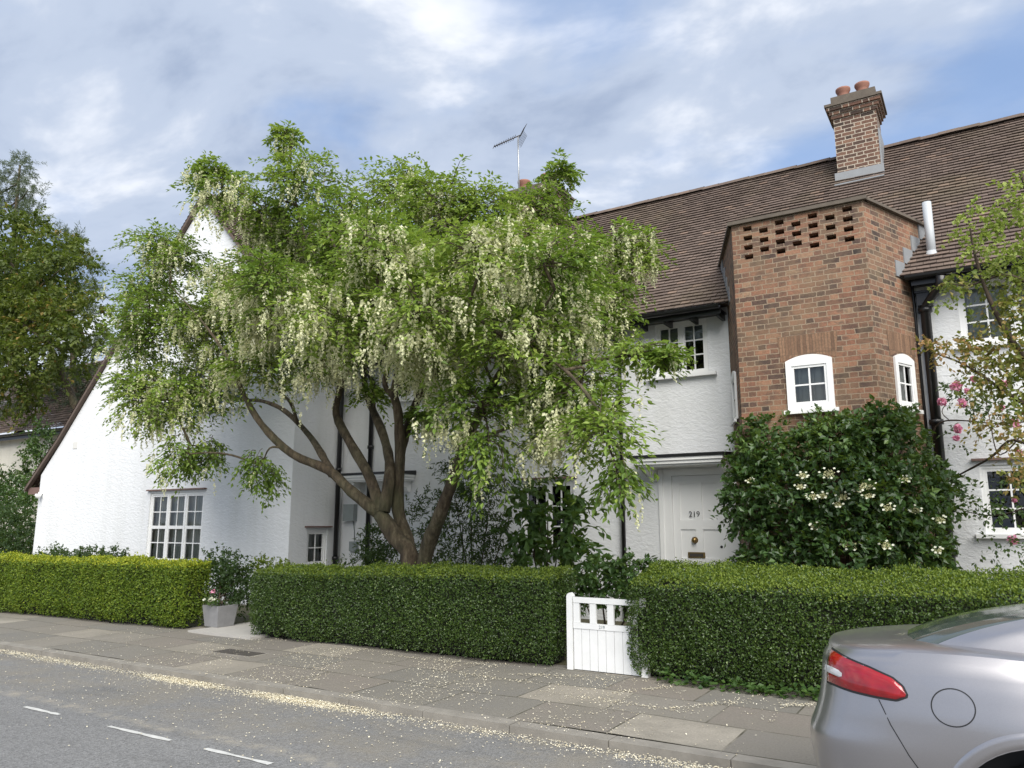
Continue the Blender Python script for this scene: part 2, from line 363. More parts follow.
def asphalt():
    N = NM('worn_asphalt'); p = N.pos()
    g = N.noise(90, 3, 0.7); lo = N.noise(0.8, 5, 0.6); vo = N.n('ShaderNodeTexVoronoi'); vo.inputs['Scale'].default_value = 70; N.L(p, vo.inputs['Vector'])
    c = N.mix(lo, (0.13, 0.131, 0.133), (0.20, 0.198, 0.193))
    c = N.mix(0.55, c, N.ramp(vo.outputs['Color'], [(0.1, 0.25), (0.8, 0.75)]), 'OVERLAY'); c = N.mix(0.4, c, g, 'OVERLAY')
    q = N.sep(p)     # dusty worn strip towards the kerb
    d = N.math('MULTIPLY', N.ramp(N.math('MULTIPLY', N.math('SUBTRACT', q[1], 4.0), 0.5), [(0.05, 0.0), (0.3, 1.0)]), N.ramp(N.noise(1.6, 6, 0.7), [(0.4, 0.1), (0.65, 0.75)]))
    c = N.mix(d, c, (0.20, 0.18, 0.145))
    wv = N.noise(0.7, 3, 0.6); sl = N.math('ABSOLUTE', N.math('SUBTRACT', N.math('ADD', q[1], N.math('MULTIPLY', N.math('SUBTRACT', wv, 0.5), 0.35)), 4.2))
    sm = N.math('MULTIPLY', N.ramp(N.math('MULTIPLY', sl, 4.0), [(0.05, 1.0), (0.45, 0.0)]), N.ramp(N.noise(5, 6, 0.75), [(0.42, 0.0), (0.62, 0.9)]))
    c = N.mix(sm, c, (0.29, 0.265, 0.22))        # dust line left by tyres beside the parking strip
    stn = N.ramp(N.noise(1.1, 4, 0.7, N.map(p, (0.5, 1.6, 1))), [(0.55, 0.0), (0.72, 0.45)]); c = N.mix(stn, c, (0.085, 0.083, 0.08))
    N.setv('Base Color', c); N.setv('Roughness', 0.9); N.bump(N.math('ADD', g, vo.outputs['Distance']), 0.8, 0.008); return N.mat
M['asphalt'] = asphalt()
def paving():
    N = NM('paving_slabs'); q = N.sep(N.pos()); p = N.pos()
    y = N.math('DIVIDE', N.math('SUBTRACT', q[1], 5.92), 0.70); r = N.math('FLOOR', y); fy = N.math('SUBTRACT', y, r)
    x = N.math('ADD', N.math('DIVIDE', q[0], 0.92), N.math('MULTIPLY', r, 0.37)); cx = N.math('FLOOR', x); fx = N.math('SUBTRACT', x, cx)
    rn = N.white(N.comb(cx, r, 2.5)); c = N.ramp(rn, [(0.0, (0.135, 0.13, 0.12)), (0.35, (0.16, 0.15, 0.134)), (0.6, (0.175, 0.15, 0.13)), (0.82, (0.185, 0.17, 0.148)), (0.93, (0.29, 0.26, 0.215)), (1.0, (0.34, 0.31, 0.26))])
    n1 = N.noise(1.3, 6, 0.7); c = N.mix(N.ramp(n1, [(0.3, 0.1), (0.65, 0.85)]), c, (0.16, 0.147, 0.122))
    c = N.mix(0.45, c, N.noise(60, 4, 0.7), 'OVERLAY')
    jt = N.math('MAXIMUM', N.math('GREATER_THAN', fx, 0.98), N.math('GREATER_THAN', fy, 0.972))
    c = N.mix(N.math('MULTIPLY', jt, N.ramp(N.noise(3, 3), [(0.35, 0.2), (0.6, 1.0)])), c, (0.06, 0.055, 0.038))
    N.setv('Base Color', c); N.setv('Roughness', 0.9)
    N.bump(N.math('ADD', N.math('MULTIPLY', N.noise(40, 4), 0.4), N.math('SUBTRACT', 1.0, jt)), 0.5, 0.006); return N.mat
M['paving'] = paving()
M['kerb'] = simple('kerb_stone', (0.21, 0.195, 0.17), 0.9, var=0.45, vs=5, bump=0.4)
M['pathc'] = simple('pale_concrete_path', (0.36, 0.345, 0.32), 0.9, var=0.15, vs=4, bump=0.3)
M['line'] = simple('worn_white_line', (0.48, 0.48, 0.46), 0.8, var=0.35, vs=14)
M['dust'] = simple('pale_dust', (0.30, 0.275, 0.23), 0.95, var=0.3, vs=12)
M['iron'] = simple('cast_iron', (0.07, 0.062, 0.055), 0.7, 0.3, var=0.3)
M['earth'] = simple('garden_earth', (0.075, 0.07, 0.035), 0.95, var=0.5, vs=1.5, bump=0.4)
def paint():
    N = NM('silver_car_paint'); N.setv('Base Color', N.mix(N.noise(400, 1), (0.36, 0.345, 0.35), (0.45, 0.435, 0.44)))
    N.setv('Metallic', 0.85); N.setv('Roughness', 0.3); N.setv('Coat Weight', 0.45); N.setv('Coat Roughness', 0.03); return N.mat
M['paint'] = paint()
M['carglass'] = simple('tinted_car_glass', (0.06, 0.075, 0.068), 0.10, 0.0, var=0.1, Specular_IOR_Level=0.9)
M['blackplastic'] = simple('black_plastic', (0.014, 0.014, 0.014), 0.5)
def lens(name, col):
    N = NM(name); w = N.n('ShaderNodeTexVoronoi'); w.inputs['Scale'].default_value = 22; N.L(N.pos(), w.inputs['Vector'])
    N.setv('Base Color', N.mix(w.outputs['Distance'], tuple(x*0.55 for x in col), col)); N.setv('Roughness', 0.12); N.setv('Coat Weight', 1.0); N.setv('Coat Roughness', 0.02); return N.mat
M['redlens'] = lens('red_lens', (0.34, 0.004, 0.009)); M['clearlens'] = lens('clear_lens', (0.75, 0.75, 0.74))

# ------------------------------------------------------------------ setting: ground, road, pavement
g = MB(); g.face([(-900, -900, -0.16), (900, -900, -0.16), (900, 900, -0.16), (-900, 900, -0.16)]); tag(g.build('ground', M['earth']), kind='structure')
r = MB(); xs = np.linspace(-120, 120, 81)
ys = [-40, -3.0, 0, 2.0, 4.0, 4.7, 5.3, 5.735]; zs = [-0.08, -0.07, -0.01, 0.0, 0.0, -0.02, -0.045, -0.07]
for i in range(len(xs)-1):
    for j in range(len(ys)-1):
        r.face([(xs[i], ys[j], zs[j]), (xs[i+1], ys[j], zs[j]), (xs[i+1], ys[j+1], zs[j+1]), (xs[i], ys[j+1], zs[j+1])], smooth=True)
road = tag(r.build('road', M['asphalt']), kind='structure')
for x0, x1 in ((-10.9, -10.2), (-9.3, -8.6), (-7.62, -7.05), (-6.31, -5.5), (-5.09, -4.39), (-3.5, -2.8), (-2.0, -1.2), (0.2, 0.9)):
    b = MB(); n = 7
    for i in range(n):       # ragged worn edges
        xa, xb = x0+(x1-x0)*i/n, x0+(x1-x0)*(i+1)/n
        if i == 0: wa = 0.02
        wb = random.uniform(0.012, 0.028)
        b.face([(xa, 3.96-wa, 0.0045), (xb, 3.96-wb, 0.0045), (xb, 3.96+wb, 0.0045), (xa, 3.96+wa, 0.0045)]); wa = wb
    b.build('road_marking', M['line'], road)
k = MB(); x = -60.0
while x < 20:
    w = random.uniform(0.88, 0.94); dz = random.uniform(-.004, .004)
    k.box(x, x+w-0.008, 5.735+random.uniform(-.004, .004), 5.90, -0.2, dz); x += w
tag(k.build('kerb', M['kerb']), kind='structure')
p = MB(); xs = np.linspace(-60, 20, 121); yy = np.linspace(5.904, 8.25, 8)
zf = lambda x, y: 0.006*math.sin(x*1.7+y)+0.004*math.sin(x*4.1-y*3)-0.003 + 0.012*max(0, y-5.9)
for i in range(120):
    for j in range(7):
        p.face([(a, c, zf(a, c)) for a, c in ((xs[i], yy[j]), (xs[i+1], yy[j]), (xs[i+1], yy[j+1]), (xs[i], yy[j+1]))], smooth=True)
pav = tag(p.build('pavement', M['paving']), kind='structure')
p = MB(); p.face([(-60, 8.24, 0.03), (20, 8.24, 0.03), (20, 40, 0.10), (-60, 40, 0.10)]); tag(p.build('garden', M['earth']), kind='structure')
p = MB(); p.box(-10.55, -9.15, 7.75, 10.85, -0.1, 0.052); tag(p.build('path', M['pathc']), kind='structure')
p = MB(); p.box(-4.25, -3.3, 8.12, 12.25, -0.1, 0.072); tag(p.build('garden_path', M['pathc']), kind='structure')
cv = thing('manhole_cover', (-8.35, 6.92, 0.012), 'rusty rectangular inspection cover set into the pavement slabs', 'manhole cover')
p = MB(); p.box(-8.75, -7.98, 6.76, 7.08, 0.0, 0.016); p.build('cover_frame', M['kerb'], cv)
p = MB(); p.box(-8.71, -8.37, 6.79, 7.05, 0.0, 0.021); p.box(-8.36, -8.02, 6.79, 7.05, 0.0, 0.020); p.build('cover_plate', M['iron'], cv)

# ------------------------------------------------------------------ walls with openings
class Frame:      # local (s along wall, d outwards, z) -> world
    def __init__(s, o, t):
        s.o = Vector((o[0], o[1], 0)); s.t = Vector((t[0], t[1], 0)).normalized(); s.n = Vector((s.t.y, -s.t.x, 0))
    def __call__(s, a, d, z): return s.o + s.t*a + s.n*d + Vector((0, 0, z))
def wall(mb, fr, s0, s1, z0, top, ops, reveal=0.09, m=0, closed=False, closed_m=1):
    """top: function s->z piecewise linear, with breakpoints in top.br; ops (s0,s1,z0,z1)"""
    cuts = sorted(set([s0, s1]+[b for b in getattr(top, 'br', []) if s0 < b < s1]+[c for o in ops for c in o[:2]]))
    for a, b in zip(cuts, cuts[1:]):
        mid = (a+b)/2; col = sorted([o for o in ops if o[0] < mid < o[1]], key=lambda o: o[2])
        z = z0
        for o in col:
            if o[2] > z: mb.face([fr(a, 0, z), fr(b, 0, z), fr(b, 0, o[2]), fr(a, 0, o[2])], m)
            z = o[3]
        mb.face([fr(a, 0, z), fr(b, 0, z), fr(b, 0, top(b)), fr(a, 0, top(a))], m)
    for o in ops:
        a, b, c, d = o[:4]; r_ = -reveal; shut = closed and len(o) == 4
        mb.face([fr(a, 0, c), fr(a, r_, c), fr(a, r_, d), fr(a, 0, d)][::-1], m); mb.face([fr(b, 0, c), fr(b, r_, c), fr(b, r_, d), fr(b, 0, d)], m)
        mb.face([fr(a, 0, c), fr(b, 0, c), fr(b, r_, c), fr(a, r_, c)], m); mb.face([fr(a, 0, d), fr(b, 0, d), fr(b, r_, d), fr(a, r_, d)][::-1], m)
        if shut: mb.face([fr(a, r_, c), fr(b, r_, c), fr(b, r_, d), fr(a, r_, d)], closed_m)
def const(z):
    f = lambda s: z
    return f
def window(parent, fr, s0, s1, z0, z1, lights=1, cols=2, rows=3, d=-0.05, midrail=False, sill=None, lintel=None, curtain=None, label=None, fw=0.045, cw=0.04, arch=0.0, bar=0.022, blind=False):
    b = MB(); g = MB()
    F = lambda x, y, z: fr(x, y, z)
    dd = d
    def bx(a, c, z_0, z_1, o0, o1): b.box(a, c, o0, o1, z_0, z_1, fr=F)
    W_ = s1-s0
    bx(s0, s0+fw, z0, z1, dd-0.06, dd); bx(s1-fw, s1, z0, z1, dd-0.06, dd); bx(s0+fw, s1-fw, z0, z0+fw, dd-0.06, dd)
    if arch:
        n = 10; pl = [F(s0, dd, z1), F(s1, dd, z1)]
        for i in range(1, n): x = s1-(s1-s0)*i/n; pl.append(F(x, dd, z1+arch*(1-((x-(s0+s1)/2)/(W_/2))**2)))
        b.prism(pl, -fr.n*0.06)
    bx(s0+fw, s1-fw, z1-fw, z1, dd-0.06, dd)
    a = s0+fw; lw = (s1-s0-fw*(lights+1))/lights
    for i in range(lights):
        c = a+lw
        if i < lights-1: bx(c, c+fw, z0+fw, z1-fw, dd-0.06, dd)
        # casement
        e0, e1 = dd-0.052, dd-0.012
        bx(a, a+cw, z0+fw, z1-fw, e0, e1); bx(c-cw, c, z0+fw, z1-fw, e0, e1)
        bx(a+cw, c-cw, z0+fw, z0+fw+cw, e0, e1); bx(a+cw, c-cw, z1-fw-cw, z1-fw, e0, e1)
        ga, gc, gz0, gz1 = a+cw, c-cw, z0+fw+cw, z1-fw-cw
        for j in range(1, cols):
            x = ga+(gc-ga)*j/cols; bx(x-bar/2, x+bar/2, gz0, gz1, e0+0.006, e1-0.008)
        for j in range(1, rows):
            z = gz0+(gz1-gz0)*j/rows; hh = 0.035 if (midrail and j == rows//2) else bar/2
            bx(ga, gc, z-hh, z+hh, e0+0.009, e1-0.011 if hh < 0.03 else e1+0.002)
        for j in range(cols):
            for q in range(rows):      # each pane tilted a hair, as old glass is
                xa, xb = ga+(gc-ga)*j/cols, ga+(gc-ga)*(j+1)/cols; za, zb = gz0+(gz1-gz0)*q/rows, gz0+(gz1-gz0)*(q+1)/rows
                t1, t2 = random.uniform(-.002, .002), random.uniform(-.002, .002)
                g.face([F(xa, dd-0.034+t1, za), F(xb, dd-0.034-t1, za), F(xb, dd-0.034-t1+t2, zb), F(xa, dd-0.034+t1+t2, zb)])
        a = c+fw
    w = b.build('window', M['white'], parent)
    if label: w['label'] = label
    g.build('pane', M['glass'], w)
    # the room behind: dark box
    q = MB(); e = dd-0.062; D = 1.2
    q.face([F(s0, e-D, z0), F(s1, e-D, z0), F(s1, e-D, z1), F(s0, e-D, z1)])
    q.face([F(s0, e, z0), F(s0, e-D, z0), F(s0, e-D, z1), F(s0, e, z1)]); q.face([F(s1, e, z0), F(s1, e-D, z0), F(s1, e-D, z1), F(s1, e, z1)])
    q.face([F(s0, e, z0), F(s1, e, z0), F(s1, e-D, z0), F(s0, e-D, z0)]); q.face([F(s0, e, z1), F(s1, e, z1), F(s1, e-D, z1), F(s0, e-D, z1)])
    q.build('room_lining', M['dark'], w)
    if sill:
        q = MB(); q.box(s0-sill[0], s1+sill[0], dd+0.002, sill[1], z0-0.055, z0-0.003, fr=F); q.build('sill', M['white'], w)
    if lintel:
        q = MB(); q.box(s0-0.08, s1+0.08, 0.001, 0.07, z1+lintel, z1+lintel+0.03, fr=F); q.build('drip_tile', M['quarry'], w)
    if curtain:
        q = MB(); n = int(60*(s1-s0)); pr = []
        for i in range(n+1):
            x = s0+0.05+(s1-s0-0.1)*i/n; pr.append((x, -0.02*math.sin(x*38+math.sin(x*7)*2)-0.008*math.sin(x*90)))
        for (xa, ya), (xb, yb) in zip(pr, pr[1:]):
            if curtain == 'sides' and s0+0.33*W_ < xa < s0+0.67*W_: continue
            q.face([F(xa, dd-0.13+ya, z0+0.02), F(xb, dd-0.13+yb, z0+0.02), F(xb, dd-0.13+yb, z1-0.02), F(xa, dd-0.13+ya, z1-0.02)], smooth=True)
        q.build('curtain', M['curtain'], w)
    if blind:
        q = MB(); n = 9
        for i in range(n):
            z = z1-0.05-i*0.028; q.box(s0+fw, s1-fw, dd-0.12, dd-0.10, z-0.022, z, fr=F)
        q.build('blind', M['blind'], w)
    return w
def tiles(mb, eave0, eave1, top0, gauge=0.112, tw=0.167, sag=0.0, jit=1.0, clip=None):
    """lay overlapping tiles on the slope spanned by eave0->eave1 and eave0->top0"""
    e0, e1, t0 = Vector(eave0), Vector(eave1), Vector(top0)
    e = (e1-e0); Lw = e.length; e.normalize(); u = t0-e0; Ls = u.length; u.normalize(); n = e.cross(u).normalized()
    if n.z < 0: n = -n
    rows = int(Ls/gauge); gauge = Ls/rows; cols = int(Lw/tw)
    for i in range(rows):
        off = (i % 2)*0.5*tw
        for j in range(-1, cols+1):
            s0 = max(0, j*tw+off); s1 = min(Lw, (j+1)*tw+off-0.004)
            if s1-s0 < 0.01: continue
            sg = -sag*math.sin(math.pi*min(1, (i+.5)/rows))
            wob = 0.010*math.sin(s0*0.9+i*0.13)+0.006*math.sin(s0*2.3-i*0.31)
            h = 0.040+random.uniform(-.003, .003)*jit; l = random.uniform(-.003, .003)*jit; tl = random.uniform(-.0025, .0025)*jit
            a0 = e0+e*s0+u*(i*gauge+l); a1 = e0+e*s1+u*(i*gauge+l)
            if clip and clip((a0+a1)/2): continue
            c0 = e0+e*s0+u*((i+1.25)*gauge); c1 = e0+e*s1+u*((i+1.25)*gauge)
            b = n*(sg+wob)
            rn = (random.random(), random.random())
            A0, A1, C0, C1 = a0+n*(h+tl)+b, a1+n*(h-tl)+b, c0+n*0.008+b, c1+n*0.008+b
            mb.face([A0, A1, C1, C0], 0, rn)
            mb.face([a0+n*(h-0.017)+b, a1+n*(h-0.017)+b, A1, A0], 0, rn)
def ridge_line(mb, a, b, r=0.11, step=0.32):
    a, b = Vector(a), Vector(b); n = int((b-a).length/step); t = (b-a).normalized(); s = Vector((-t.y, t.x, 0))
    for i in range(n):
        p, q = a+t*(i*step), a+t*((i+1)*step+0.03); dz = Vector((0, 0, random.uniform(-.008, .008)))
        pr = [(-1.15, -.75), (-.75, -.1), (0, .25), (.75, -.1), (1.15, -.75)]
        rn = (random.random(), random.random())
        for (x0, z0), (x1, z1) in zip(pr, pr[1:]):
            mb.face([p+s*x0*r+Vector((0, 0, z0*r))+dz, p+s*x1*r+Vector((0, 0, z1*r))+dz, q+s*x1*r+Vector((0, 0, z1*r+.006))+dz, q+s*x0*r+Vector((0, 0, z0*r+.006))+dz], 0, rn)
def gutter(mb, a, b, r=0.06):
    a, b = Vector(a), Vector(b); t = (b-a).normalized(); s = Vector((t.y, -t.x, 0))
    pr = [(math.cos(x)*r, math.sin(x)*r) for x in np.linspace(math.pi, 2*math.pi, 7)]
    pr2 = pr + [(x*0.9, z*0.9+0.001) for x, z in pr[::-1]]
    for (x0, z0), (x1, z1) in zip(pr2, pr2[1:]+pr2[:1]):
        mb.face([a+s*x0+Vector((0, 0, z0)), b+s*x0+Vector((0, 0, z0)), b+s*x1+Vector((0, 0, z1)), a+s*x1+Vector((0, 0, z1))])
def pot(parent, c, s=1.0):
    b = MB(); b.lathe([(0.145*s, 0), (0.135*s, 0.03), (0.125*s, 0.20*s), (0.13*s, 0.22*s), (0.165*s, 0.30*s), (0.165*s, 0.34*s), (0.135*s, 0.34*s), (0.12*s, 0.1)], c, 20); return b.build('chimney_pot', M['terracotta'], parent)

# ------------------------------------------------------------------ main house (terrace)
YM = 12.3
HB = (-4.0, YM, 0.05)
house = thing('terraced_house', HB, 'white roughcast house numbered 219 with long tiled roof, brick stair bay and panelled front door', 'house')
FM = Frame((0, YM), (1, 0))
up1 = (-4.68, -3.77, 4.10, 5.02); up2 = (-10.55, -9.55, 4.2, 5.02); up3 = (-7.6, -6.4, 4.05, 5.02); low = (-7.35, -6.3, 1.15, 2.40)
rl = (-0.10, 1.22, 1.50, 2.42); ru = (-0.14, 1.18, 4.10, 5.0); door = (-4.66, -3.44, 0.14, 2.52); ndoor = (-11.15, -10.2, 0.14, 2.2)
w = MB(); wall(w, FM, -11.91, -3.3, 0.0, const(5.28), [up1, up2, up3, low, door, ndoor], 0.10)
wall(w, FM, -0.75, 7.0, 0.0, const(5.28), [rl, ru], 0.10)
w.face([(7.0, YM, 0), (7.0, 18.7, 0), (7.0, 18.7, 5.28), (7.0, 15.5, 8.6), (7.0, YM, 5.28)])
w.face([(-11.91, 18.7, 0), (7.0, 18.7, 0), (7.0, 18.7, 5.28), (-11.91, 18.7, 5.28)][::-1])
w.build('wall', M['stucco'], house)
# roof
EA = (11.92, 5.12); RG = (15.5, 8.75)
rf = MB(); incl = lambda p: (-3.35 < p.x < -0.72 and p.y < 12.6)
tiles(rf, (-13.2, EA[0], EA[1]), (7.1, EA[0], EA[1]), (-13.2, RG[0], RG[1]), 0.112, sag=0.03)
rf.face([(-15, RG[0], RG[1]), (7.1, RG[0], RG[1]), (7.1, 19.08, 5.12), (-15, 19.08, 5.12)][::-1])
rf.face([(-13.2, EA[0]+.01, EA[1]), (7.1, EA[0]+.01, EA[1]), (7.1, YM+.1, EA[1]+.06), (-13.2, YM+.1, EA[1]+.06)][::-1])
ridge_line(rf, (-14.6, RG[0], RG[1]+0.06), (7.1, RG[0], RG[1]+0.06))
roof = rf.build('roof', M['tile'], house)
f = MB(); f.box(-11.8, -3.42, EA[0]+0.02, EA[0]+0.045, 4.97, 5.11); f.box(-0.68, 7.0, EA[0]+0.02, EA[0]+0.045, 4.97, 5.11)
f.box(-11.8, -3.42, EA[0]+0.045, YM-.001, 5.03, 5.05); f.box(-0.68, 7.0, EA[0]+0.045, YM-.001, 5.03, 5.05)
x = -11.6
while x < 7:
    if not (-3.5 < x < -0.6): f.box(x, x+0.05, EA[0]+0.05, YM-.001, 4.93, 5.028)
    x += 0.45
f.build('fascia', M['black'], house)
gt = MB(); gutter(gt, (-11.8, EA[0]-0.05, 5.08), (-3.42, EA[0]-0.05, 5.10)); gt.build('gutter', M['black'], house)
gt = MB(); gutter(gt, (-0.75, EA[0]-0.05, 5.10), (7.0, EA[0]-0.05, 5.08)); gt.build('gutter', M['black'], house)
# right chimney on the roof slope
def chimney(parent, x0, x1, y0, y1, zb, zt, mat, pots, apron=None):
    c = MB(); fa = Frame((x0, y0), (1, 0))
    c.box(x0, x1, y0, y1, zb, zt-0.33)
    for i, ex in enumerate((0.03, 0.06, 0.10)): c.box(x0-ex, x1+ex, y0-ex, y1+ex, zt-0.33+i*0.075, zt-0.33+(i+1)*0.075)
    c.box(x0-.13, x1+.13, y0-.13, y1+.13, zt-0.105, zt-0.055, 1)
    c.box(x0-.02, x1+.02, y0-.02, y1+.02, zt-0.055, zt+0.12, 1)
    o = c.build('chimney', [mat, M['stone']], parent)
    return o
ch = chimney(roof, -1.88, -1.14, 14.74, 15.40, 7.6, 9.56, M['brick_pale'], 2)
for x in (-1.70, -1.36): pot(roof, (x, 15.0, 9.66), 0.82)
a = MB(); a.box(-1.93, -1.09, 14.71, 14.738, 7.86, 8.13); a.box(-1.137, -1.112, 14.74, 15.45, 7.95, 8.85)
a.prism([(-1.93, 14.71, 7.9), (-1.09, 14.71, 7.9), (-1.09, 14.55, 7.82), (-1.93, 14.55, 7.82)], (0, 0, 0.02)); a.build('flashing', M['lead'], roof)
chl = chimney(roof, -9.55, -8.2, 15.15, 15.95, 7.9, 9.62, M['brick_dark'], 2)
for x in (-9.2, -8.55): pot(roof, (x, 15.5, 9.73), 1.0)
# flue pipe
fp = MB(); fp.tube([(-0.40, 12.35, 5.3), (-0.40, 12.35, 6.32)], 0.062, 14); fp.tube([(-0.40, 12.35, 5.38), (-0.40, 12.35, 5.56)], [0.11, 0.075], 14); fp.build('flue_pipe', M['flue'], house)
# windows of the main house
window(house, FM, *up1, lights=2, cols=2, rows=3, sill=(0.14, 0.09), d=-0.03, blind=True)
window(house, FM, *up2, lights=2, cols=2, rows=2, sill=(0.1, 0.07), d=-0.03)
window(house, FM, *up3, lights=2, cols=2, rows=3, sill=(0.1, 0.07), d=-0.03, blind=True)
window(house, FM, *low, lights=2, cols=2, rows=3, sill=(0.1, 0.07), d=-0.03, lintel=0.04)
window(house, FM, *rl, lights=2, cols=2, rows=3, sill=(0.12, 0.08), d=-0.03, lintel=0.06)
window(house, FM, *ru, lights=2, cols=2, rows=3, sill=(0.12, 0.08), d=-0.03, curtain='all')
# front door
fr_ = MB(); fr_.box(-4.66, -4.48, YM-0.01, YM+0.09, 0.14, 2.52); fr_.box(-3.62, -3.44, YM-0.01, YM+0.09, 0.14, 2.52); fr_.box(-4.48, -3.62, YM-0.01, YM+0.09, 2.42, 2.52)
fr_.box(-4.70, -4.63, YM-0.03, YM-0.011, 0.14, 2.53); fr_.box(-3.47, -3.40, YM-0.03, YM-0.011, 0.14, 2.53)
fr_.build('door_frame', M['white'], house)
d = MB(); yd = YM+0.04; X0, X1 = -4.477, -3.623; xc = -4.05
d.box(X0, X1, yd, yd+0.05, 0.15, 2.415)
st = 0.115
for a_, b_ in ((X0, X0+st), (xc-0.06, xc+0.06), (X1-st, X1)): d.box(a_, b_, yd-0.022, yd, 0.15, 2.415)
for z0_, z1_ in ((0.15, 0.36), (0.98, 1.10), (1.55, 1.70), (2.29, 2.415)):
    d.box(X0+st, xc-0.06, yd-0.020, yd, z0_, z1_); d.box(xc+0.06, X1-st, yd-0.020, yd, z0_, z1_)
dr = d.build('door', M['white'], house)
q = MB(); q.lathe([(0.0, 0.06), (0.03, 0.055), (0.045, 0.03), (0.03, 0.012), (0.055, 0.006), (0.055, 0)], (-4.13, yd-0.022, 1.38), 18, axis='y'); q.build('knocker', M['brass'], dr)
q = MB(); q.box(-4.25, -3.97, yd-0.034, yd-0.021, 1.10, 1.19); q.box(-4.22, -4.0, yd-0.040, yd-0.034, 1.12, 1.17, 1); q.build('letterbox', [M['brass'], M['iron']], dr)
q = MB(); q.lathe([(0.0, 0.012), (0.02, 0.01), (0.022, 0)], (-3.70, yd-0.022, 1.28), 12, axis='y'); q.build('lock', M['ink'], dr)
def text(name, body, size, loc, mat, parent, rotx=90):
    cu = bpy.data.curves.new(name, 'FONT'); cu.body = body; cu.size = size; cu.extrude = 0.002; cu.align_x = 'CENTER'; cu.align_y = 'CENTER'
    t = bpy.data.objects.new(name, cu); C.objects.link(t)
    me = bpy.data.meshes.new_from_object(t); bpy.data.objects.remove(t)
    me.transform(Matrix.Rotation(R_(rotx), 4, 'X'))
    o = link(name, me, mat, parent); o.location = Vector(loc)-Vector(base_of(parent)); return o
text('house_number', '219', 0.125, (-4.12, yd-0.026, 1.79), M['ink'], dr)
# canopies
def canopy(parent, x0, x1, z, dpt, br):
    c = MB(); c.box(x0, x1, YM-dpt, YM-.002, z, z+0.05); c.box(x0-0.02, x1+0.02, YM-dpt-0.03, YM-.002, z+0.052, z+0.10)
    c.box(x0+0.03, x1-0.03, YM-dpt+0.05, YM-.002, z-0.03, z-0.002)
    o = c.build('porch_canopy', M['white'], parent)
    t = MB(); t.prism([(x0-.04, YM-dpt-.05, z+.102), (x0-.04, YM-.002, z+.102), (x0-.04, YM-.002, z+.19), (x0-.04, YM-dpt-.05, z+.15)], (x1-x0+.08, 0, 0)); t.build('felt_roof', M['black'], o)
    for xb in br:
        k = MB(); prof = [(0, 0), (-0.34, 0), (-0.34, -0.05), (-0.26, -0.09), (-0.15, -0.12), (-0.10, -0.2), (0, -0.22)]
        k.prism([(xb, YM-.002+a, z-.03+b) for a, b in prof], (0.11, 0, 0)); k.build('bracket', M['white'], o)
canopy(house, -4.95, -3.46, 2.58, 0.55, (-4.82, -3.55))
canopy(house, -11.5, -9.9, 2.52, 0.5, (-11.35, -10.1))
nd = MB(); nd.box(-11.148, -10.202, YM+0.03, YM+0.07, 0.14, 2.2); nd.box(-11.05, -10.72, YM+.012, YM+.03, 1.3, 2.05); nd.box(-10.63, -10.3, YM+.012, YM+.03, 1.3, 2.05); nd.build('door', M['white'], house)
# downpipes
def downpipe(parent, pts, r, zs_=()):
    q = MB(); q.tube(pts, r, 12)
    for z in zs_: q.tube([(pts[-1][0], pts[-1][1], z), (pts[-1][0], pts[-1][1], z+0.07)], r*1.35, 12)
    return q.build('downpipe', M['black'], parent)
downpipe(house, [(-5.33, EA[0]-.05, 5.05), (-5.33, EA[0]-.02, 4.92), (-5.33, YM-.07, 4.66), (-5.33, YM-.07, 0.1)], 0.036, (4.5, 2.6, 2.3, 0.9))
downpipe(house, [(-11.05, EA[0]-.05, 5.05), (-11.05, EA[0]-.02, 4.92), (-11.05, YM-.07, 4.66), (-11.05, YM-.07, 0.5)], 0.05, (4.5, 3.2, 0.9))
downpipe(house, [(-0.30, EA[0]-.05, 5.04), (-0.32, EA[0]-.02, 4.92), (-0.55, YM-.10, 4.70), (-0.55, YM-.10, 0.1)], 0.068, (4.62, 3.0, 2.2, 1.2))
downpipe(house, [(-0.70, YM-.10, 5.2), (-0.685, YM-.07, 4.9), (-0.685, YM-.07, 0.1)], 0.022, (4.0, 2.6))
q = MB(); q.box(-0.64, -0.44, YM-0.17, YM-0.005, 4.72, 4.90); q.box(-0.66, -0.42, YM-0.19, YM-0.005, 4.90, 4.93); q.build('hopper', M['black'], house)
q = MB(); q.box(-11.72, -11.42, YM-.12, YM-.002, 1.70, 2.05); q.build('meter_box', M['meter'], house)
q = MB(); q.box(-11.55, -11.35, YM-.08, YM-.002, 1.08, 1.28); q.tube([(-11.45, YM-.02, 1.28), (-11.47, YM-.02, 1.5), (-11.5, YM-.03, 1.7)], 0.01, 6); q.build('junction_box', M['meter'], house)
# brick stair bay
bay = MB(); YB = 11.17; XA, XB_ = -2.97, -1.135; XL, XR = -3.41, -0.67
ext = 0.75
ops = []; zt = 6.035; cs = 0.074
for i in range(7):
    xcx = XA+0.235+i*0.232
    n = 4 if i % 2 == 0 else 3
    for j in range(n):
        z1_ = zt - (2*j + (0 if i % 2 == 0 else 1))*cs
        ops.append((xcx-0.064, xcx+0.064, z1_-0.0725, z1_))
FB = Frame((XA, YB), (1, 0))
bw = (0.66, 1.28)
wall(bay, FB, 0, XB_-XA, 0.0, const(6.08), [(o[0]-XA, o[1]-XA, o[2], o[3]) for o in ops]+[(bw[0]+.03, bw[1]-.03, 3.22, 3.88, 1)], 0.22, closed=True)
FBR = Frame((XB_, YB), (XR-XB_, YM-YB)); FBL = Frame((XL, YM), (XA-XL, YB-YM)); ll = math.hypot(XR-XB_, YM-YB)
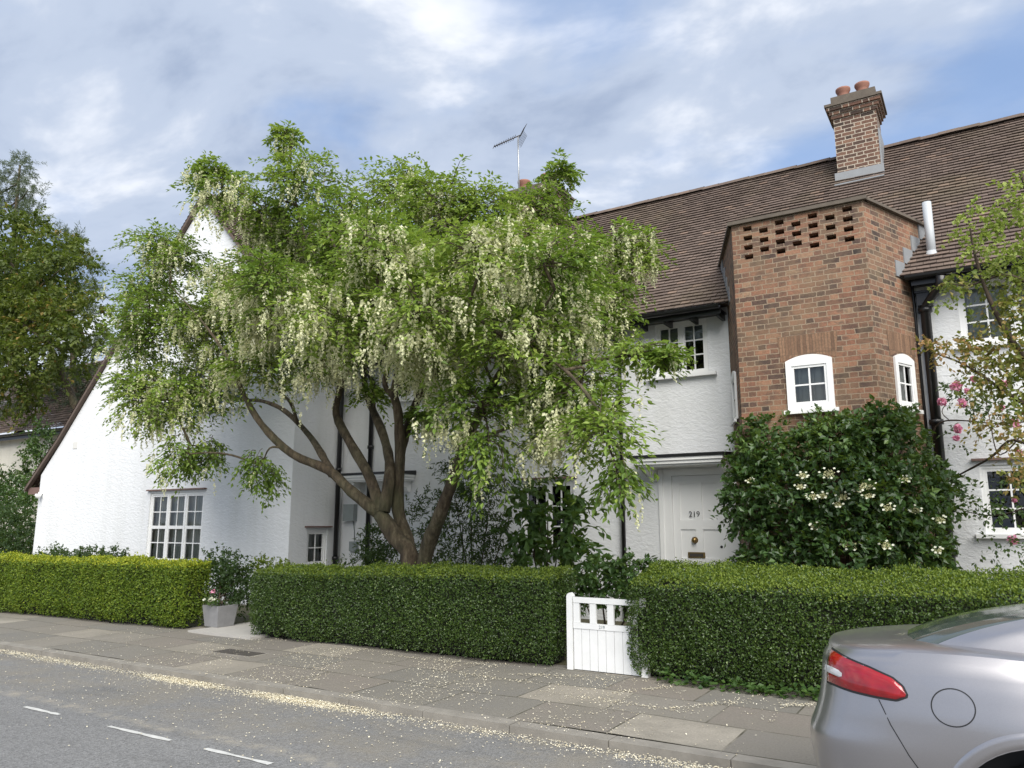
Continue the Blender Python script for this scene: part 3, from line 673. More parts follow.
wall(bay, FBR, 0, ll+ext, 0.0, const(6.08), [(0.47, 0.93, 3.22, 3.88)], 0.03); wall(bay, FBL, -ext, ll, 0.0, const(6.08), [(ll-0.93, ll-0.47, 3.22, 3.88)], 0.03)
pA = FBL(-ext, 0, 6.08); pB = FBR(ll+ext, 0, 6.08)
bay.face([pA, (XA, YB, 6.08), (XB_, YB, 6.08), pB], 2)
byo = bay.build('brick_bay', [M['brick'], M['dark'], M['lead']], house)
cp = MB()
off = 0.07
for F_, a_, b_ in ((FB, -0.05, XB_-XA+0.05), (FBR, 0.03, ll+ext), (FBL, -ext, ll-0.03)):
    cp.box(a_, b_, -0.20, off-.015, 6.083, 6.125, fr=lambda x, y, z, F_=F_: F_(x, y, z)); cp.box(a_, b_, -0.18, off-0.045, 6.125, 6.15, fr=lambda x, y, z, F_=F_: F_(x, y, z))
cp.build('coping', M['stone'], byo)
for F_, a_, b_ in ((FB, bw[0], bw[1]), (FBR, 0.42, 0.98), (FBL, ll-0.98, ll-0.42)):
    ar = MB(); m_ = (a_+b_)/2; pl = [F_(a_-0.06, 0.004, 3.92)]
    for i in range(9): x = a_-0.06+(b_-a_+0.12)*i/8; pl.append(F_(x, 0.004, 3.90+0.09*(1-((x-m_)/((b_-a_)/2+0.06))**2)))
    pl += [F_(b_+0.10, 0.004, 4.27), F_(a_-0.10, 0.004, 4.27)]
    ar.face(pl); ar.build('brick_arch', M['soldier'], byo)
window(house, FB, bw[0], bw[1], 3.20, 3.90, cols=2, rows=2, fw=0.075, cw=0.035, d=0.03, arch=0.075, sill=(0.05, 0.07), curtain='all')
window(house, FBR, 0.44, 0.96, 3.20, 3.90, cols=2, rows=2, fw=0.07, cw=0.03, d=0.03, arch=0.07, sill=(0.05, 0.07), curtain='all')
window(house, FBL, ll-0.96, ll-0.44, 3.20, 3.90, cols=2, rows=2, fw=0.07, cw=0.03, d=0.03, arch=0.07, sill=(0.05, 0.07))
for side in (1, -1):
    fl = MB(); F_ = FBR if side == 1 else FBL
    for i in range(4):
        s_ = (ll-0.36+i*0.26) if side == 1 else (0.36-i*0.26)
        P = F_(s_, 0.012, 0); z = EA[1]+(P.y-EA[0])*1.014
        fl.box(s_-0.13, s_+0.13, 0.0, 0.014+0.002*i, z-0.04, z+0.20, fr=lambda x, y, zz, F_=F_: F_(x, y, zz))
    fl.build('flashing', M['lead'], house)

# ------------------------------------------------------------------ gabled house
YW = 10.9; AX, AZ = -15.36, 9.41
gh = thing('gabled_house', (-16.6, YW, 0.05), 'white roughcast house with steep pointed gable and long low-swept tiled roof', 'house')
XLg, XRg = -21.40, -11.91
def gtop(s):
    if s <= AX: return min(AZ-0.12-(AX-s)*1.062, 99) if s > -20.6 else AZ-0.12-(AX+20.6)*1.062-(-20.6-s)*1.0
    return AZ-0.12-(s-AX)*1.05
gtop.br = [AX, -20.6]
FG = Frame((0, YW), (1, 0)); FR = Frame((XRg, YW), (0, 1))
gl = (-16.55, -14.62, 0.80, 2.34); gu = (-16.3, -13.5, 4.16, 5.25); rw = (0.48, 1.04, 0.80, 1.52)
w = MB(); wall(w, FG, XLg, XRg, 0.0, gtop, [gl, gu], 0.09)
wall(w, FR, 0, 7.8, 0.0, const(5.65), [rw], 0.09)
w.face([(XLg, YW, 0), (XLg, 18.7, 0), (XLg, 18.7, gtop(XLg)), (XLg, YW, gtop(XLg))][::-1])
w.build('wall', M['stucco'], gh)
yv = YW-0.10; yb = 18.7
rf = MB(); 
def gs(x): return AZ-abs(AX-x)*1.06
tiles(rf, (-21.95, yb, 2.60), (-21.95, yv, 2.60), (-20.6, yb, gs(-20.6)), 0.10)
tiles(rf, (-20.6, yb, gs(-20.6)), (-20.6, yv, gs(-20.6)), (AX, yb, AZ), 0.10, sag=0.0)
tiles(rf, (-11.62, yv, gs(-11.62)), (-11.62, yb, gs(-11.62)), (AX, yv, AZ), 0.10)
ridge_line(rf, (AX, yv-.02, AZ+0.06), (AX, yb, AZ+0.06))
groof = rf.build('roof', M['tile'], gh)
v = MB()
for pa, pb in (((-21.97, 2.57), (-20.6, gs(-20.6)-.02)), ((-20.6, gs(-20.6)-.02), (AX, AZ-.02)), ((AX, AZ-.02), (-11.62, gs(-11.62)-.02))):
    (xa, za), (xb, zb) = pa, pb
    v.prism([(xa, yv, za+0.02), (xb, yv, zb+0.02), (xb, yv, zb-0.075), (xa, yv, za-0.075)], (0, 0.10+.0, 0))
v.build('verge', M['ridge'], gh)
v = MB(); v.box(XLg-0.52, XLg-.002, YW-0.02, YW+0.35, 2.42, 2.60); v.build('eave_bracket', M['quarry'], gh)
window(gh, FG, *gl, lights=3, cols=2, rows=4, midrail=True, d=-0.03, lintel=0.05, curtain='all', sill=(0.05, 0.05))
window(gh, FG, *gu, lights=4, cols=2, rows=3, d=-0.03, sill=(0.18, 0.10))
window(gh, FR, *rw, lights=1, cols=2, rows=2, d=-0.03, lintel=0.05, curtain='all', sill=(0.03, 0.05))
downpipe(gh, [(XRg+.05, YM-.19, 5.3), (XRg+.07, YM-.17, 4.9), (XRg+.07, YM-.17, 0.1)], 0.052, (4.6, 2.75, 2.62, 0.9))
gt = MB(); gutter(gt, (XRg+.36, yv+.02, 5.38), (XRg+.36, YM-.1, 5.38)); gt.build('gutter', M['black'], gh)
sc = thing('security_camera', (-21.2, YW-.02, 2.42), 'small white dome camera under the left eave of the gabled house', 'security camera')
q = MB(); q.lathe([(0.0, -0.10), (0.05, -0.085), (0.075, -0.03), (0.075, 0.02), (0.0, 0.02)], (-21.22, YW-.11, 2.40), 14); q.build('dome', M['white'], sc)
q = MB(); q.box(-21.25, -21.19, YW-.10, YW-.002, 2.42, 2.47); q.build('bracket', M['white'], sc)
ga = MB(); ga.box(-20.0, -19.8, YW-.012, YW-.001, 3.55, 3.72); ga.build('air_brick', M['curtain'], gh)

# TV aerial on the left chimney
an = thing('television_aerial', (-9.42, 15.3, 9.5), 'thin metal television aerial on a mast beside the left chimney', 'aerial')
q = MB(); q.tube([(-9.12, 15.12, 9.3), (-9.13, 15.12, 10.3), (-9.15, 15.12, 11.12)], 0.02, 8); q.build('mast', M['greymetal'], an)
q = MB(); B0 = Vector((-9.05, 15.05, 11.08)); B1 = Vector((-9.62, 14.75, 10.80)); q.tube([B0, B1], 0.013, 6)
bd = (B1-B0).normalized(); sdv = Vector((0.70, -0.62, 0.1)).normalized()
for i in range(10):
    c = B0+(B1-B0)*(0.22+0.78*i/9); hl = 0.13-0.005*i; q.tube([c-Vector((0.1, 0, 1)).normalized()*0-sdv*hl, c+sdv*hl], 0.006, 5)
for sgn in (1, -1):
    vv = (Vector((0.35, 0.3, 0.75*sgn))).normalized()
    for k_ in np.linspace(-1, 1, 5):
        c = B0+vv*0.18; q.tube([B0+vv*(0.04+0.07*(k_+1))-sdv*0.26, B0+vv*(0.04+0.07*(k_+1))+sdv*0.26], 0.005, 5)
q.build('antenna', M['iron'], an)

# ------------------------------------------------------------------ far house on the left
fh = thing('distant_house', (-34, 17, 0), 'cream walled house with low tiled roof half hidden behind trees at far left', 'house')
q = MB(); q.box(-44, -29.0, 17, 25, 0, 5.55); q.build('wall', M['stucco_far'], fh)
q = MB(); tiles(q, (-44.5, 16.6, 5.5), (-28.6, 16.6, 5.5), (-44.5, 21, 9.6), 0.2, 0.3); q.face([(-44.5, 21, 9.6), (-28.6, 21, 9.6), (-28.6, 25.4, 5.5), (-44.5, 25.4, 5.5)]); q.face([(-28.9, 16.9, 5.5), (-28.9, 21, 9.5), (-28.9, 25.2, 5.5)]); q.build('roof', M['tile_far'], fh)
q = MB(); gutter(q, (-44.5, 16.5, 5.42), (-28.6, 16.5, 5.42), 0.09); q.box(-44.3, -28.8, 16.62, 16.66, 5.2, 5.45); q.build('gutter', M['black'], fh)

# ------------------------------------------------------------------ foliage tools
def unit(a): return a/np.maximum(np.linalg.norm(a, axis=-1, keepdims=True), 1e-9)
def rand_dir(n): return unit(rng.normal(size=(n, 3)))
def leaf_quads(P, D, Nn, Ln, Wd, fold=0.12):
    """diamond leaves: base P, direction D, approx normal Nn"""
    D = unit(D); Sd = unit(np.cross(D, Nn)); Nn = np.cross(Sd, D)
    Ln = np.broadcast_to(Ln, len(P))[:, None]; Wd = np.broadcast_to(Wd, len(P))[:, None]
    a = P; c = P+D*Ln; mid = P+D*Ln*0.45+Nn*Ln*fold
    V = np.stack([a, mid+Sd*Wd/2, c, mid-Sd*Wd/2], 1).reshape(-1, 3)
    F = np.arange(len(V)).reshape(-1, 4)
    return V, F
class Leaves:
    def __init__(s): s.V = []; s.F = []; s.R = []; s.M = []; s.n = 0
    def add(s, P, D, N_, Ln, Wd, rnd=None, m=0, fold=0.12):
        if not len(P): return
        V, F = leaf_quads(P, D, N_, Ln, Wd, fold); s.V.append(V); s.F.append(F+s.n); s.n += len(V)
        r = rng.random((len(P), 2)) if rnd is None else np.stack([np.clip(rnd, 0, 1), rng.random(len(P))], 1)
        s.R.append(r); s.M.append(np.full(len(P), m))
    def build(s, name, mats, parent=None, origin=None):
        return np_quads(name, np.concatenate(s.V), np.concatenate(s.F), np.concatenate(s.R), mats, parent, origin, np.concatenate(s.M))
def in_blob(c, r, n, lo=0.25, up=0.0):
    d = rand_dir(n); d[:, 2] += up; d = unit(d); t = (lo+(1-lo)*rng.random(n)**0.6)[:, None]
    return c+d*t*r, d
def twigs(lv, c, r, n, L=(0.2, 0.45), k=12, leafL=0.07, leafW=0.034, droop=0.5, up=0.2, m=0, lo=0.25, base_r=None, flat=0.5):
    """n leafy twigs in a blob of centre c and radii r, k leaves each"""
    c = np.asarray(c, float); r = np.asarray(r, float)
    P, d = in_blob(c, r, n, lo)
    D = unit(d*0.8+rng.normal(size=(n, 3))*0.55+[0, 0, up])
    Lt = rng.uniform(L[0], L[1], n)
    t = np.tile((np.arange(k)+0.5)/k, n)+rng.normal(0, .03, n*k)
    I = np.repeat(np.arange(n), k)
    Q = P[I]+D[I]*(t*Lt[I])[:, None]; Q[:, 2] -= droop*(t**2)*Lt[I]
    Q += rng.normal(0, 0.014, Q.shape)
    side = rand_dir(n*k); T = D[I].copy(); T[:, 2] -= droop*t; T = unit(T)
    ld = unit(T*0.5+side*0.75+np.array([0, 0, -0.25]))
    nn = unit(rng.normal(size=(n*k, 3))*flat+np.array([0, 0, 0.8])+d[I]*0.35)
    s = rng.uniform(0.7, 1.25, n*k)
    tone = (base_r if base_r is not None else 0.5)+rng.normal(0, 0.13, n)[I]+rng.normal(0, 0.14, n*k)
    lv.add(Q, ld, nn, leafL*s, leafW*s, tone, m)
    return P, D, Lt
def limb(mb, pts, r0, r1, n=8, wob=0.02):
    # Catmull-Rom through pts
    P = [np.asarray(p, float) for p in pts]; P = [2*P[0]-P[1]]+P+[2*P[-1]-P[-2]]; out = []
    for i in range(1, len(P)-2):
        for t in np.linspace(0, 1, 5)[:-1]:
            a, b, c, d = P[i-1], P[i], P[i+1], P[i+2]
            out.append(0.5*((2*b)+(-a+c)*t+(2*a-5*b+4*c-d)*t*t+(-a+3*b-3*c+d)*t**3))
    out.append(P[-2]); m_ = len(out)
    rad = [(r0+(r1-r0)*(i/(m_-1)))*(1+random.uniform(-.11, .11)) for i in range(m_)]
    mb.tube([tuple(o) for o in out], rad, n)
    return np.array(out), np.array(rad)
def surf_noise(P, s=1.0):
    x, y, z = P[:, 0]*s, P[:, 1]*s, P[:, 2]*s
    return (np.sin(x*2.1+1.3*np.sin(y*1.7+z))*0.5+np.sin(x*5.3+y*3.1+2*np.sin(z*3.3))*0.3+np.sin(x*11.7-y*7+z*9.1)*0.2)

# ------------------------------------------------------------------ clipped hedges
def hedge(label, x0, x1, yf0, yf1, dp, zt0, zt1, rise, mat, topmat, dens, ll, lw, tone=0.5, bottom=0.05):
    """front face runs from (x0,yf0) to (x1,yf1), depth dp, top front height zt, top rises by `rise` to the back"""
    h = thing('clipped_hedge', ((x0+x1)/2, (yf0+yf1)/2+dp/2, 0.03), label, 'hedge', 'clipped hedges along the pavement')
    def P(s, t, v):     # s 0..1 along, t 0..1 depth, v 0..1 height
        s, t, v = map(lambda q: np.asarray(q, float), (s, t, v))
        x = x0+(x1-x0)*s; yf = yf0+(yf1-yf0)*s; zt = zt0+(zt1-zt0)*s+rise*t
        y = yf+dp*t; z = bottom+(zt-bottom)*v
        q = np.stack(np.broadcast_arrays(x, y, z), -1)
        # rounded upper edges
        return q
    Lx = x1-x0; A = [('front', Lx*zt0), ('top', Lx*dp), ('left', dp*zt0), ('right', dp*zt0), ('back', Lx*zt0*0.25)]
    lv = Leaves(); rad = 0.07
    for nm, ar in A:
        n = int(dens*ar); s, t, v = rng.random(n), rng.random(n), rng.random(n)
        if nm == 'front': t[:] = 0; N0 = np.array([0, -1, 0.0])
        elif nm == 'top': v[:] = 1; N0 = np.array([0, 0, 1.0])
        elif nm == 'left': s[:] = 0; N0 = np.array([-1, 0, 0.0])
        elif nm == 'right': s[:] = 1; N0 = np.array([1, 0, 0.0])
        else: t[:] = 1; v = v*0.25+0.75; N0 = np.array([0, 1, 0.0])
        Q = P(s, t, v); N_ = np.broadcast_to(N0, Q.shape).copy()
        zt = zt0+(zt1-zt0)*s+rise*t
        # round the edges: pull points near two faces inwards
        def rnd_edge(Q, dist, axis_out):
            k = np.clip(1-dist/rad, 0, 1)[:, None]; return Q-axis_out*(k**2)*rad*0.45, k
        if nm in ('front', 'left', 'right', 'back'):
            Q, k = rnd_edge(Q, zt-Q[:, 2], N0); N_ += k*np.array([0, 0, 1])
        if nm in ('front', 'top'):
            for sg, dd_ in ((-1, s*Lx), (1, (1-s)*Lx)):
                Q, k = rnd_edge(Q, dd_, N0); N_ += k*np.array([sg, 0, 0])
        if nm == 'top':
            Q, k = rnd_edge(Q, t*dp, N0); N_ += k*np.array([0, -1, 0])
        bulge = surf_noise(Q, 0.9)*0.04+surf_noise(Q, 3.1)*0.028
        low = np.clip(1-(Q[:, 2]-bottom)/0.28, 0, 1) if nm != 'top' else np.zeros(n)
        thin = rng.random(n) < (1-0.75*low*(0.4+0.6*(surf_noise(Q, 2.0) > -0.1)))
        inn = (-0.05+0.085*rng.random(n)**0.8)[:, None]
        Q = Q+N0*(bulge[:, None]+inn - 0.10*(low**2)[:, None])
        if nm == 'top':
            sprig = rng.random(n) < 0.02; Q[sprig, 2] += rng.uniform(0.01, 0.075, sprig.sum())**1.0
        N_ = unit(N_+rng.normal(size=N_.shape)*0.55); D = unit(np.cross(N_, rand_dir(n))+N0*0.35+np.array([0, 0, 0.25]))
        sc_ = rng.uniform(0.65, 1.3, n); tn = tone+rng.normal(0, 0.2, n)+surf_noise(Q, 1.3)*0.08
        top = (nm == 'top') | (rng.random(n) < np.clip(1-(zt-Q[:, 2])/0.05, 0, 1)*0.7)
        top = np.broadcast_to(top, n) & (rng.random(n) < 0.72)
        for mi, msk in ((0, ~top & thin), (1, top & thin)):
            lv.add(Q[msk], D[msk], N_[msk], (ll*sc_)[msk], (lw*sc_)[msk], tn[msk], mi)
    # core box: inner shade put into a near-black colour, plus stems at the foot
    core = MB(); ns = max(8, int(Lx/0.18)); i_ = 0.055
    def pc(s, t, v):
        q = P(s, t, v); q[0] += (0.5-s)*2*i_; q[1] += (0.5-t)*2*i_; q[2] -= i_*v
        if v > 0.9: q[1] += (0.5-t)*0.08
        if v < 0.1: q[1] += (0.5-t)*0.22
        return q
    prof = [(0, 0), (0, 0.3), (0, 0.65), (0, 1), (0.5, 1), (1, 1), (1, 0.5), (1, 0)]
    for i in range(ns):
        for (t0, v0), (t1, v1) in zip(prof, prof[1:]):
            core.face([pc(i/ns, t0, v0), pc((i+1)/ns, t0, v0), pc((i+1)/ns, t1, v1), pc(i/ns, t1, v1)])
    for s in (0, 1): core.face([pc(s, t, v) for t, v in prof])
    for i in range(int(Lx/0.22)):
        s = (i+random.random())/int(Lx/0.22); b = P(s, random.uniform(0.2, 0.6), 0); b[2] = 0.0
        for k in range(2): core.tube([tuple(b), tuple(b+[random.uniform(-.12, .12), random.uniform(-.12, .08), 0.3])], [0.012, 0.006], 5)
    core.build('stems', M['core'], h)  # shade-dark core and the stems in one mesh
    lv.build('foliage', [mat, topmat], h)
    return h
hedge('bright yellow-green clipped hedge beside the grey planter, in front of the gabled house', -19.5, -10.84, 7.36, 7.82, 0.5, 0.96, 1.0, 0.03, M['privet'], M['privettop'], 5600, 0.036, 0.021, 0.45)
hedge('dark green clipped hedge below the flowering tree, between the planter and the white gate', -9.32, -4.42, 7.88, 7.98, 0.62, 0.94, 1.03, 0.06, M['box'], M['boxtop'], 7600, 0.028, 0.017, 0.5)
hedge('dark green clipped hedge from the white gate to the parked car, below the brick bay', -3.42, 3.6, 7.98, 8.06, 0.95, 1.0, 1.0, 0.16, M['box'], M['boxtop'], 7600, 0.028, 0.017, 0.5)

# ------------------------------------------------------------------ white garden gate
GY = 8.07
gate = thing('garden_gate', (-3.8, GY, 0.02), 'white wooden garden gate with open spindles above vertical boards, between two dark hedges', 'gate')
q = MB(); q.box(-4.235, -4.165, GY-.02, GY+.06, 0.02, 0.825)
q.prism([(-4.235, GY-.02, .825), (-4.165, GY-.02, .825), (-4.175, GY-.02, .845), (-4.20, GY-.02, .86), (-4.225, GY-.02, .845)], (0, .08, 0)); q.build('gate_post', M['gatewhite'], gate)
q = MB(); q.box(-3.345, -3.275, GY-.02, GY+.06, 0.02, 0.84); q.build('gate_post', M['gatewhite'], gate)
q = MB(); q.box(-4.155, -3.36, GY-.012, GY+.035, 0.755, 0.815); q.box(-4.155, -3.36, GY-.012, GY+.035, 0.475, 0.535); q.build('rail', M['gatewhite'], gate)
for x in (-4.155, -3.95, -3.735, -3.50+.06):
    q = MB(); q.box(x, x+0.075, GY-.006, GY+.025, 0.537, 0.753); q.build('spindle', M['gatewhite'], gate)
q = MB(); nb = 8; bwid = 0.795/nb
for i in range(nb):
    x = -4.155+i*bwid; q.box(x+.003, x+bwid-.003, GY-.004+random.uniform(-.001, .001), GY+.018, 0.035, 0.474)
q.box(-4.15, -3.365, GY+.008, GY+.015, .04, .474); q.build('board_panel', M['gatewhite'], gate)
text('house_number', '219', 0.05, (-3.80, GY-.0135, 0.455+.05), M['meter'], gate)
q = MB(); q.box(-3.46, -3.38, GY-.02, GY-.0125, 0.49, 0.52); q.build('latch', M['iron'], gate)

# ------------------------------------------------------------------ flowering tree
def flowering_tree():
    base = at(405, 590, 9.25); base[2] = 0.05
    tr = thing('flowering_tree', tuple(base), 'spreading multi-stemmed tree with fresh green leaves and hanging cream blossom behind the middle hedge', 'tree')
    b = MB(); nodes = []
    def L(pts, r0, r1, n=9):
        o, rr = limb(b, pts, r0, r1, n); nodes.extend(zip(o, rr))
    def px(l): return [at(u, v, y) for u, v, y in l]
    g0 = base+[0.0, 0, 0]
    L([g0+[-.05, 0, 0]]+px([(410, 560, 9.25), (396, 538, 9.2), (380, 514, 9.15)]), 0.155, 0.115, 12)
    L(px([(380, 514, 9.15), (352, 492, 9.0), (328, 470, 8.9), (292, 454, 8.7), (262, 425, 8.5), (243, 393, 8.4), (232, 365, 8.3), (205, 325, 8.2), (170, 285, 8.1)]), 0.10, 0.008)
    L(px([(332, 474, 8.92), (322, 455, 9.1), (308, 434, 9.4), (285, 411, 9.7), (262, 401, 9.9), (236, 398, 10.1), (190, 380, 10.2)]), 0.07, 0.02)
    L(px([(298, 424, 9.5), (290, 402, 9.4), (273, 383, 9.3), (262, 340, 9.2)]), 0.035, 0.012, 6)
    L(px([(383, 520, 9.15), (370, 478, 9.2), (352, 446, 9.25), (336, 414, 9.3), (340, 388, 9.2), (342, 340, 9.0), (325, 280, 8.8), (300, 220, 8.7), (290, 160, 8.6)]), 0.10, 0.008)
    L(px([(384, 512, 9.15), (390, 470, 9.3), (384, 437, 9.5), (371, 405, 9.7), (364, 375, 9.9), (372, 330, 10.1), (390, 260, 10.2), (405, 190, 10.2)]), 0.10, 0.008)
    L([g0+[.05, .05, 0]]+px([(410, 552, 9.35), (398, 510, 9.4), (400, 458, 9.4), (398, 412, 9.3), (394, 390, 9.2), (405, 350, 9.0), (430, 290, 8.8), (450, 235, 8.7), (468, 215, 8.6)]), 0.125, 0.008, 10)
    L(px([(400, 455, 9.4), (408, 425, 9.6), (420, 395, 9.9), (450, 350, 10.2), (480, 300, 10.4), (520, 250, 10.5), (545, 200, 10.5), (560, 165, 10.5)]), 0.08, 0.008)
    L(px([(397, 400, 9.25), (385, 385, 9.1), (388, 355, 8.8), (370, 310, 8.3), (345, 270, 7.9), (330, 235, 7.7)]), 0.055, 0.015)
    L([g0+[.22, 0.05, 0]]+px([(425, 558, 9.2), (440, 515, 9.0), (455, 474, 8.8), (464, 445, 8.6), (482, 405, 8.3), (505, 365, 8.0), (530, 330, 7.8), (555, 290, 7.6)]), 0.13, 0.008, 10)
    L(px([(462, 450, 8.6), (490, 400, 9.2), (530, 370, 9.6), (570, 330, 9.9), (610, 290, 10.0), (630, 250, 10.0)]), 0.06, 0.008)
    L(px([(500, 372, 8.1), (540, 365, 8.2), (585, 362, 8.3), (625, 355, 8.4), (660, 350, 8.5)]), 0.045, 0.01)
    L(px([(530, 345, 8.0), (565, 370, 7.6), (595, 405, 7.4), (612, 440, 7.3)]), 0.03, 0.01)
    # crown envelope: px, py, radius x, radius y, depth
    B = [(222, 188, 26, 22, 8.2), (212, 168, 12, 10, 8.1), (262, 208, 22, 16, 8.5), (303, 182, 34, 38, 8.7), (286, 136, 8, 13, 8.6), (340, 222, 38, 42, 8.4), (292, 240, 42, 36, 9.2), (242, 282, 34, 24, 8.6), (178, 256, 28, 20, 8.3), (154, 242, 22, 15, 8.2),
         (165, 318, 40, 36, 8.3), (150, 290, 28, 22, 8.6), (138, 340, 18, 26, 8.3), (142, 392, 18, 34, 8.2), (172, 395, 30, 44, 8.4), (228, 325, 48, 44, 9.0), (290, 305, 48, 40, 8.0), (350, 290, 46, 44, 8.8), (402, 196, 38, 42, 9.6), (440, 208, 44, 45, 9.0),
         (482, 205, 30, 26, 9.3), (400, 262, 48, 42, 8.2), (462, 282, 48, 46, 8.6), (520, 258, 44, 42, 9.6), (540, 208, 24, 30, 10.2), (562, 172, 10, 16, 10.4), (575, 262, 38, 34, 9.4), (620, 245, 27, 22, 9.8), (636, 258, 14, 10, 9.8), (598, 305, 40, 36, 9.2), (634, 352, 22, 10, 8.5),
         (664, 356, 9, 4, 8.5), (555, 328, 42, 32, 8.2), (505, 338, 46, 34, 7.6), (445, 335, 46, 30, 8.0), (474, 400, 34, 30, 7.8), (488, 442, 22, 22, 7.8), (535, 396, 34, 24, 8.4), (580, 385, 36, 32, 8.0), (608, 425, 18, 34, 7.4), (617, 470, 9, 20, 7.3), (262, 465, 14, 28, 8.5),
         (255, 362, 32, 24, 8.3), (205, 390, 20, 26, 8.9), (176, 455, 13, 26, 8.3), (207, 450, 12, 26, 8.9), (320, 345, 34, 26, 9.2), (385, 325, 34, 24, 9.6), (325, 358, 20, 14, 8.6), (436, 368, 28, 20, 9.2), (305, 270, 36, 30, 9.9), (430, 265, 44, 44, 10.4), (360, 240, 40, 40, 10.5), (500, 300, 44, 44, 10.6),
         (250, 300, 44, 40, 10.2), (550, 290, 40, 40, 10.6), (330, 318, 42, 34, 7.0), (415, 310, 44, 36, 6.9), (268, 275, 30, 20, 7.2), (480, 250, 40, 38, 7.2), (375, 245, 40, 36, 7.0), (550, 260, 34, 30, 7.6), (570, 425, 24, 24, 8.3), (128, 385, 9, 18, 8.2), (420, 415, 12, 8, 9.6), (372, 392, 8, 14, 9.4)]
    lv = Leaves(); fl_ = Leaves(); nd = np.array([n[0] for n in nodes])
    for (u, v, a_, c_, Y) in sorted(B, key=lambda q: q[1], reverse=True):
        c = at(u, v, Y); dp = depth(c); rx, rz = a_*dp/FPX, c_*dp/FPX; ry = min(0.85, 0.5*(rx+rz)*1.15)
        r = np.array([rx, ry, rz])*0.82
        # branchlet from nearest wood
        dd_ = np.linalg.norm(nd-c, axis=1)+0.6*np.maximum(0, nd[:, 2]-c[2]+0.1); s = nd[np.argmin(dd_)]
        if np.linalg.norm(s-c) > 0.12:
            mid = (s+c)/2+np.array([random.uniform(-.12, .12), random.uniform(-.12, .12), 0.12]); o, rr = limb(b, [s, mid, c], 0.024, 0.009, 6); nd = np.concatenate([nd, o[2:]])
        area = rx*rz; hang = v > 430
        n = int(30+310*area) if not hang else int(22+200*area)
        tone = 0.5+random.uniform(-.16, .18)+(0.06 if v < 260 else -0.02)  # upper sprays toned lighter, top light put into the leaf colour
        P, d = in_blob(c, r, n, 0.15)
        D = d*np.array([1, 1, 0.35])+rng.normal(size=(n, 3))*np.array([.55, .55, .16])+np.array([0, 0, 0.10 if not hang else -.7]); D = unit(D)
        Ls = rng.uniform(0.28, 0.62, n)*(0.55 if a_ < 16 else 1); k = 20; I = np.repeat(np.arange(n), k)
        t = np.tile((np.arange(k)+0.5)/k, n)+rng.normal(0, .03, n*k); dr = rng.uniform(0.25, 0.8, n)
        Q = P[I]+D[I]*(t*Ls[I])[:, None]; Q[:, 2] -= (dr[I]*t**2)*Ls[I]
        lat = unit(np.cross(D, [0, 0, 1.0])); sg = np.where(np.arange(n*k) % 2 == 0, 1, -1)*rng.uniform(.1, 1, n*k)
        Q += lat[I]*(sg*0.055)[:, None]+rng.normal(0, .012, Q.shape)
        ld = unit(D[I]*0.55+lat[I]*sg[:, None]*0.9+np.array([0, 0, -0.30])+rng.normal(0, .25, Q.shape))
        nn = unit(rng.normal(size=Q.shape)*0.33+np.array([0, 0, 0.9])+D[I]*0.25)
        sz = rng.uniform(0.6, 1.25, n*k)
        lv.add(Q, ld, nn, 0.088*sz, 0.043*sz, tone+rng.normal(0, .12, n)[I]+rng.normal(0, .13, n*k))
        for j in range(n):
            if j % 2: continue
            b.tube([tuple(P[j]-D[j]*Ls[j]*.35+[0, 0, -.03]), tuple(P[j]), tuple(P[j]+D[j]*Ls[j]*.5-[0, 0, dr[j]*.25*Ls[j]]), tuple(P[j]+D[j]*Ls[j]*.95-[0, 0, dr[j]*.9*Ls[j]])], [0.008, 0.006, 0.004, 0.002], 4, cap=False)
        # racemes hanging in rows below the sprays
        wgt = 1.0 if 215 < v < 440 else 0.55
        if a_ < 16: wgt *= 0.5
        msk = np.clip((surf_noise(P, 1.9)+rng.normal(0, .06, n)-.18)*6, 0, 1); dens = wgt*(0.12+4.1*msk)*(0.4 if u > 585 else 1)*random.choice((0.6, .9, 1.2, 1.4))*(0.45 if u < 215 else 1)
        dens = np.where(P[:, 1] < c[1]+.1, dens*1.25, dens*.6)
        cnt = rng.poisson(np.maximum(dens, 0)); J = np.repeat(np.arange(n), cnt); m_ = len(J)
        if m_:
            tt = rng.uniform(.1, 1.0, m_); hp = P[J]+D[J]*(tt*Ls[J])[:, None]; hp[:, 2] -= dr[J]*tt**2*Ls[J]; hp += rng.normal(0, .04, hp.shape)*[1, 1, .3]
            L_ = rng.uniform(0.17, 0.34, m_); kf = 19; I = np.repeat(np.arange(m_), kf); t = np.tile((np.arange(kf)+.5)/kf, m_)
            pos = hp[I]+rand_dir(m_*kf)*(0.024*(1-0.7*t))[:, None]; pos[:, 2] -= (0.03+t*L_[I]); sw = rng.normal(0, 0.03, (m_, 2)); pos[:, :2] += sw[I]*t[:, None]
            sz = (0.038-0.018*t)*rng.uniform(0.75, 1.25, m_*kf); dirs = rand_dir(m_*kf); dirs[:, 2] = -np.abs(dirs[:, 2])-0.5
            fl_.add(pos, dirs, rand_dir(m_*kf), sz*1.35, sz, 0.55+rng.normal(0, .12, m_)[I]+rng.normal(0, 0.16, m_*kf)-0.12*t)
    b.build('trunk', M['bark'], tr); lv.build('crown', M['laburnum'], tr); fl_.build('blossom', M['blossom'], tr)
flowering_tree()

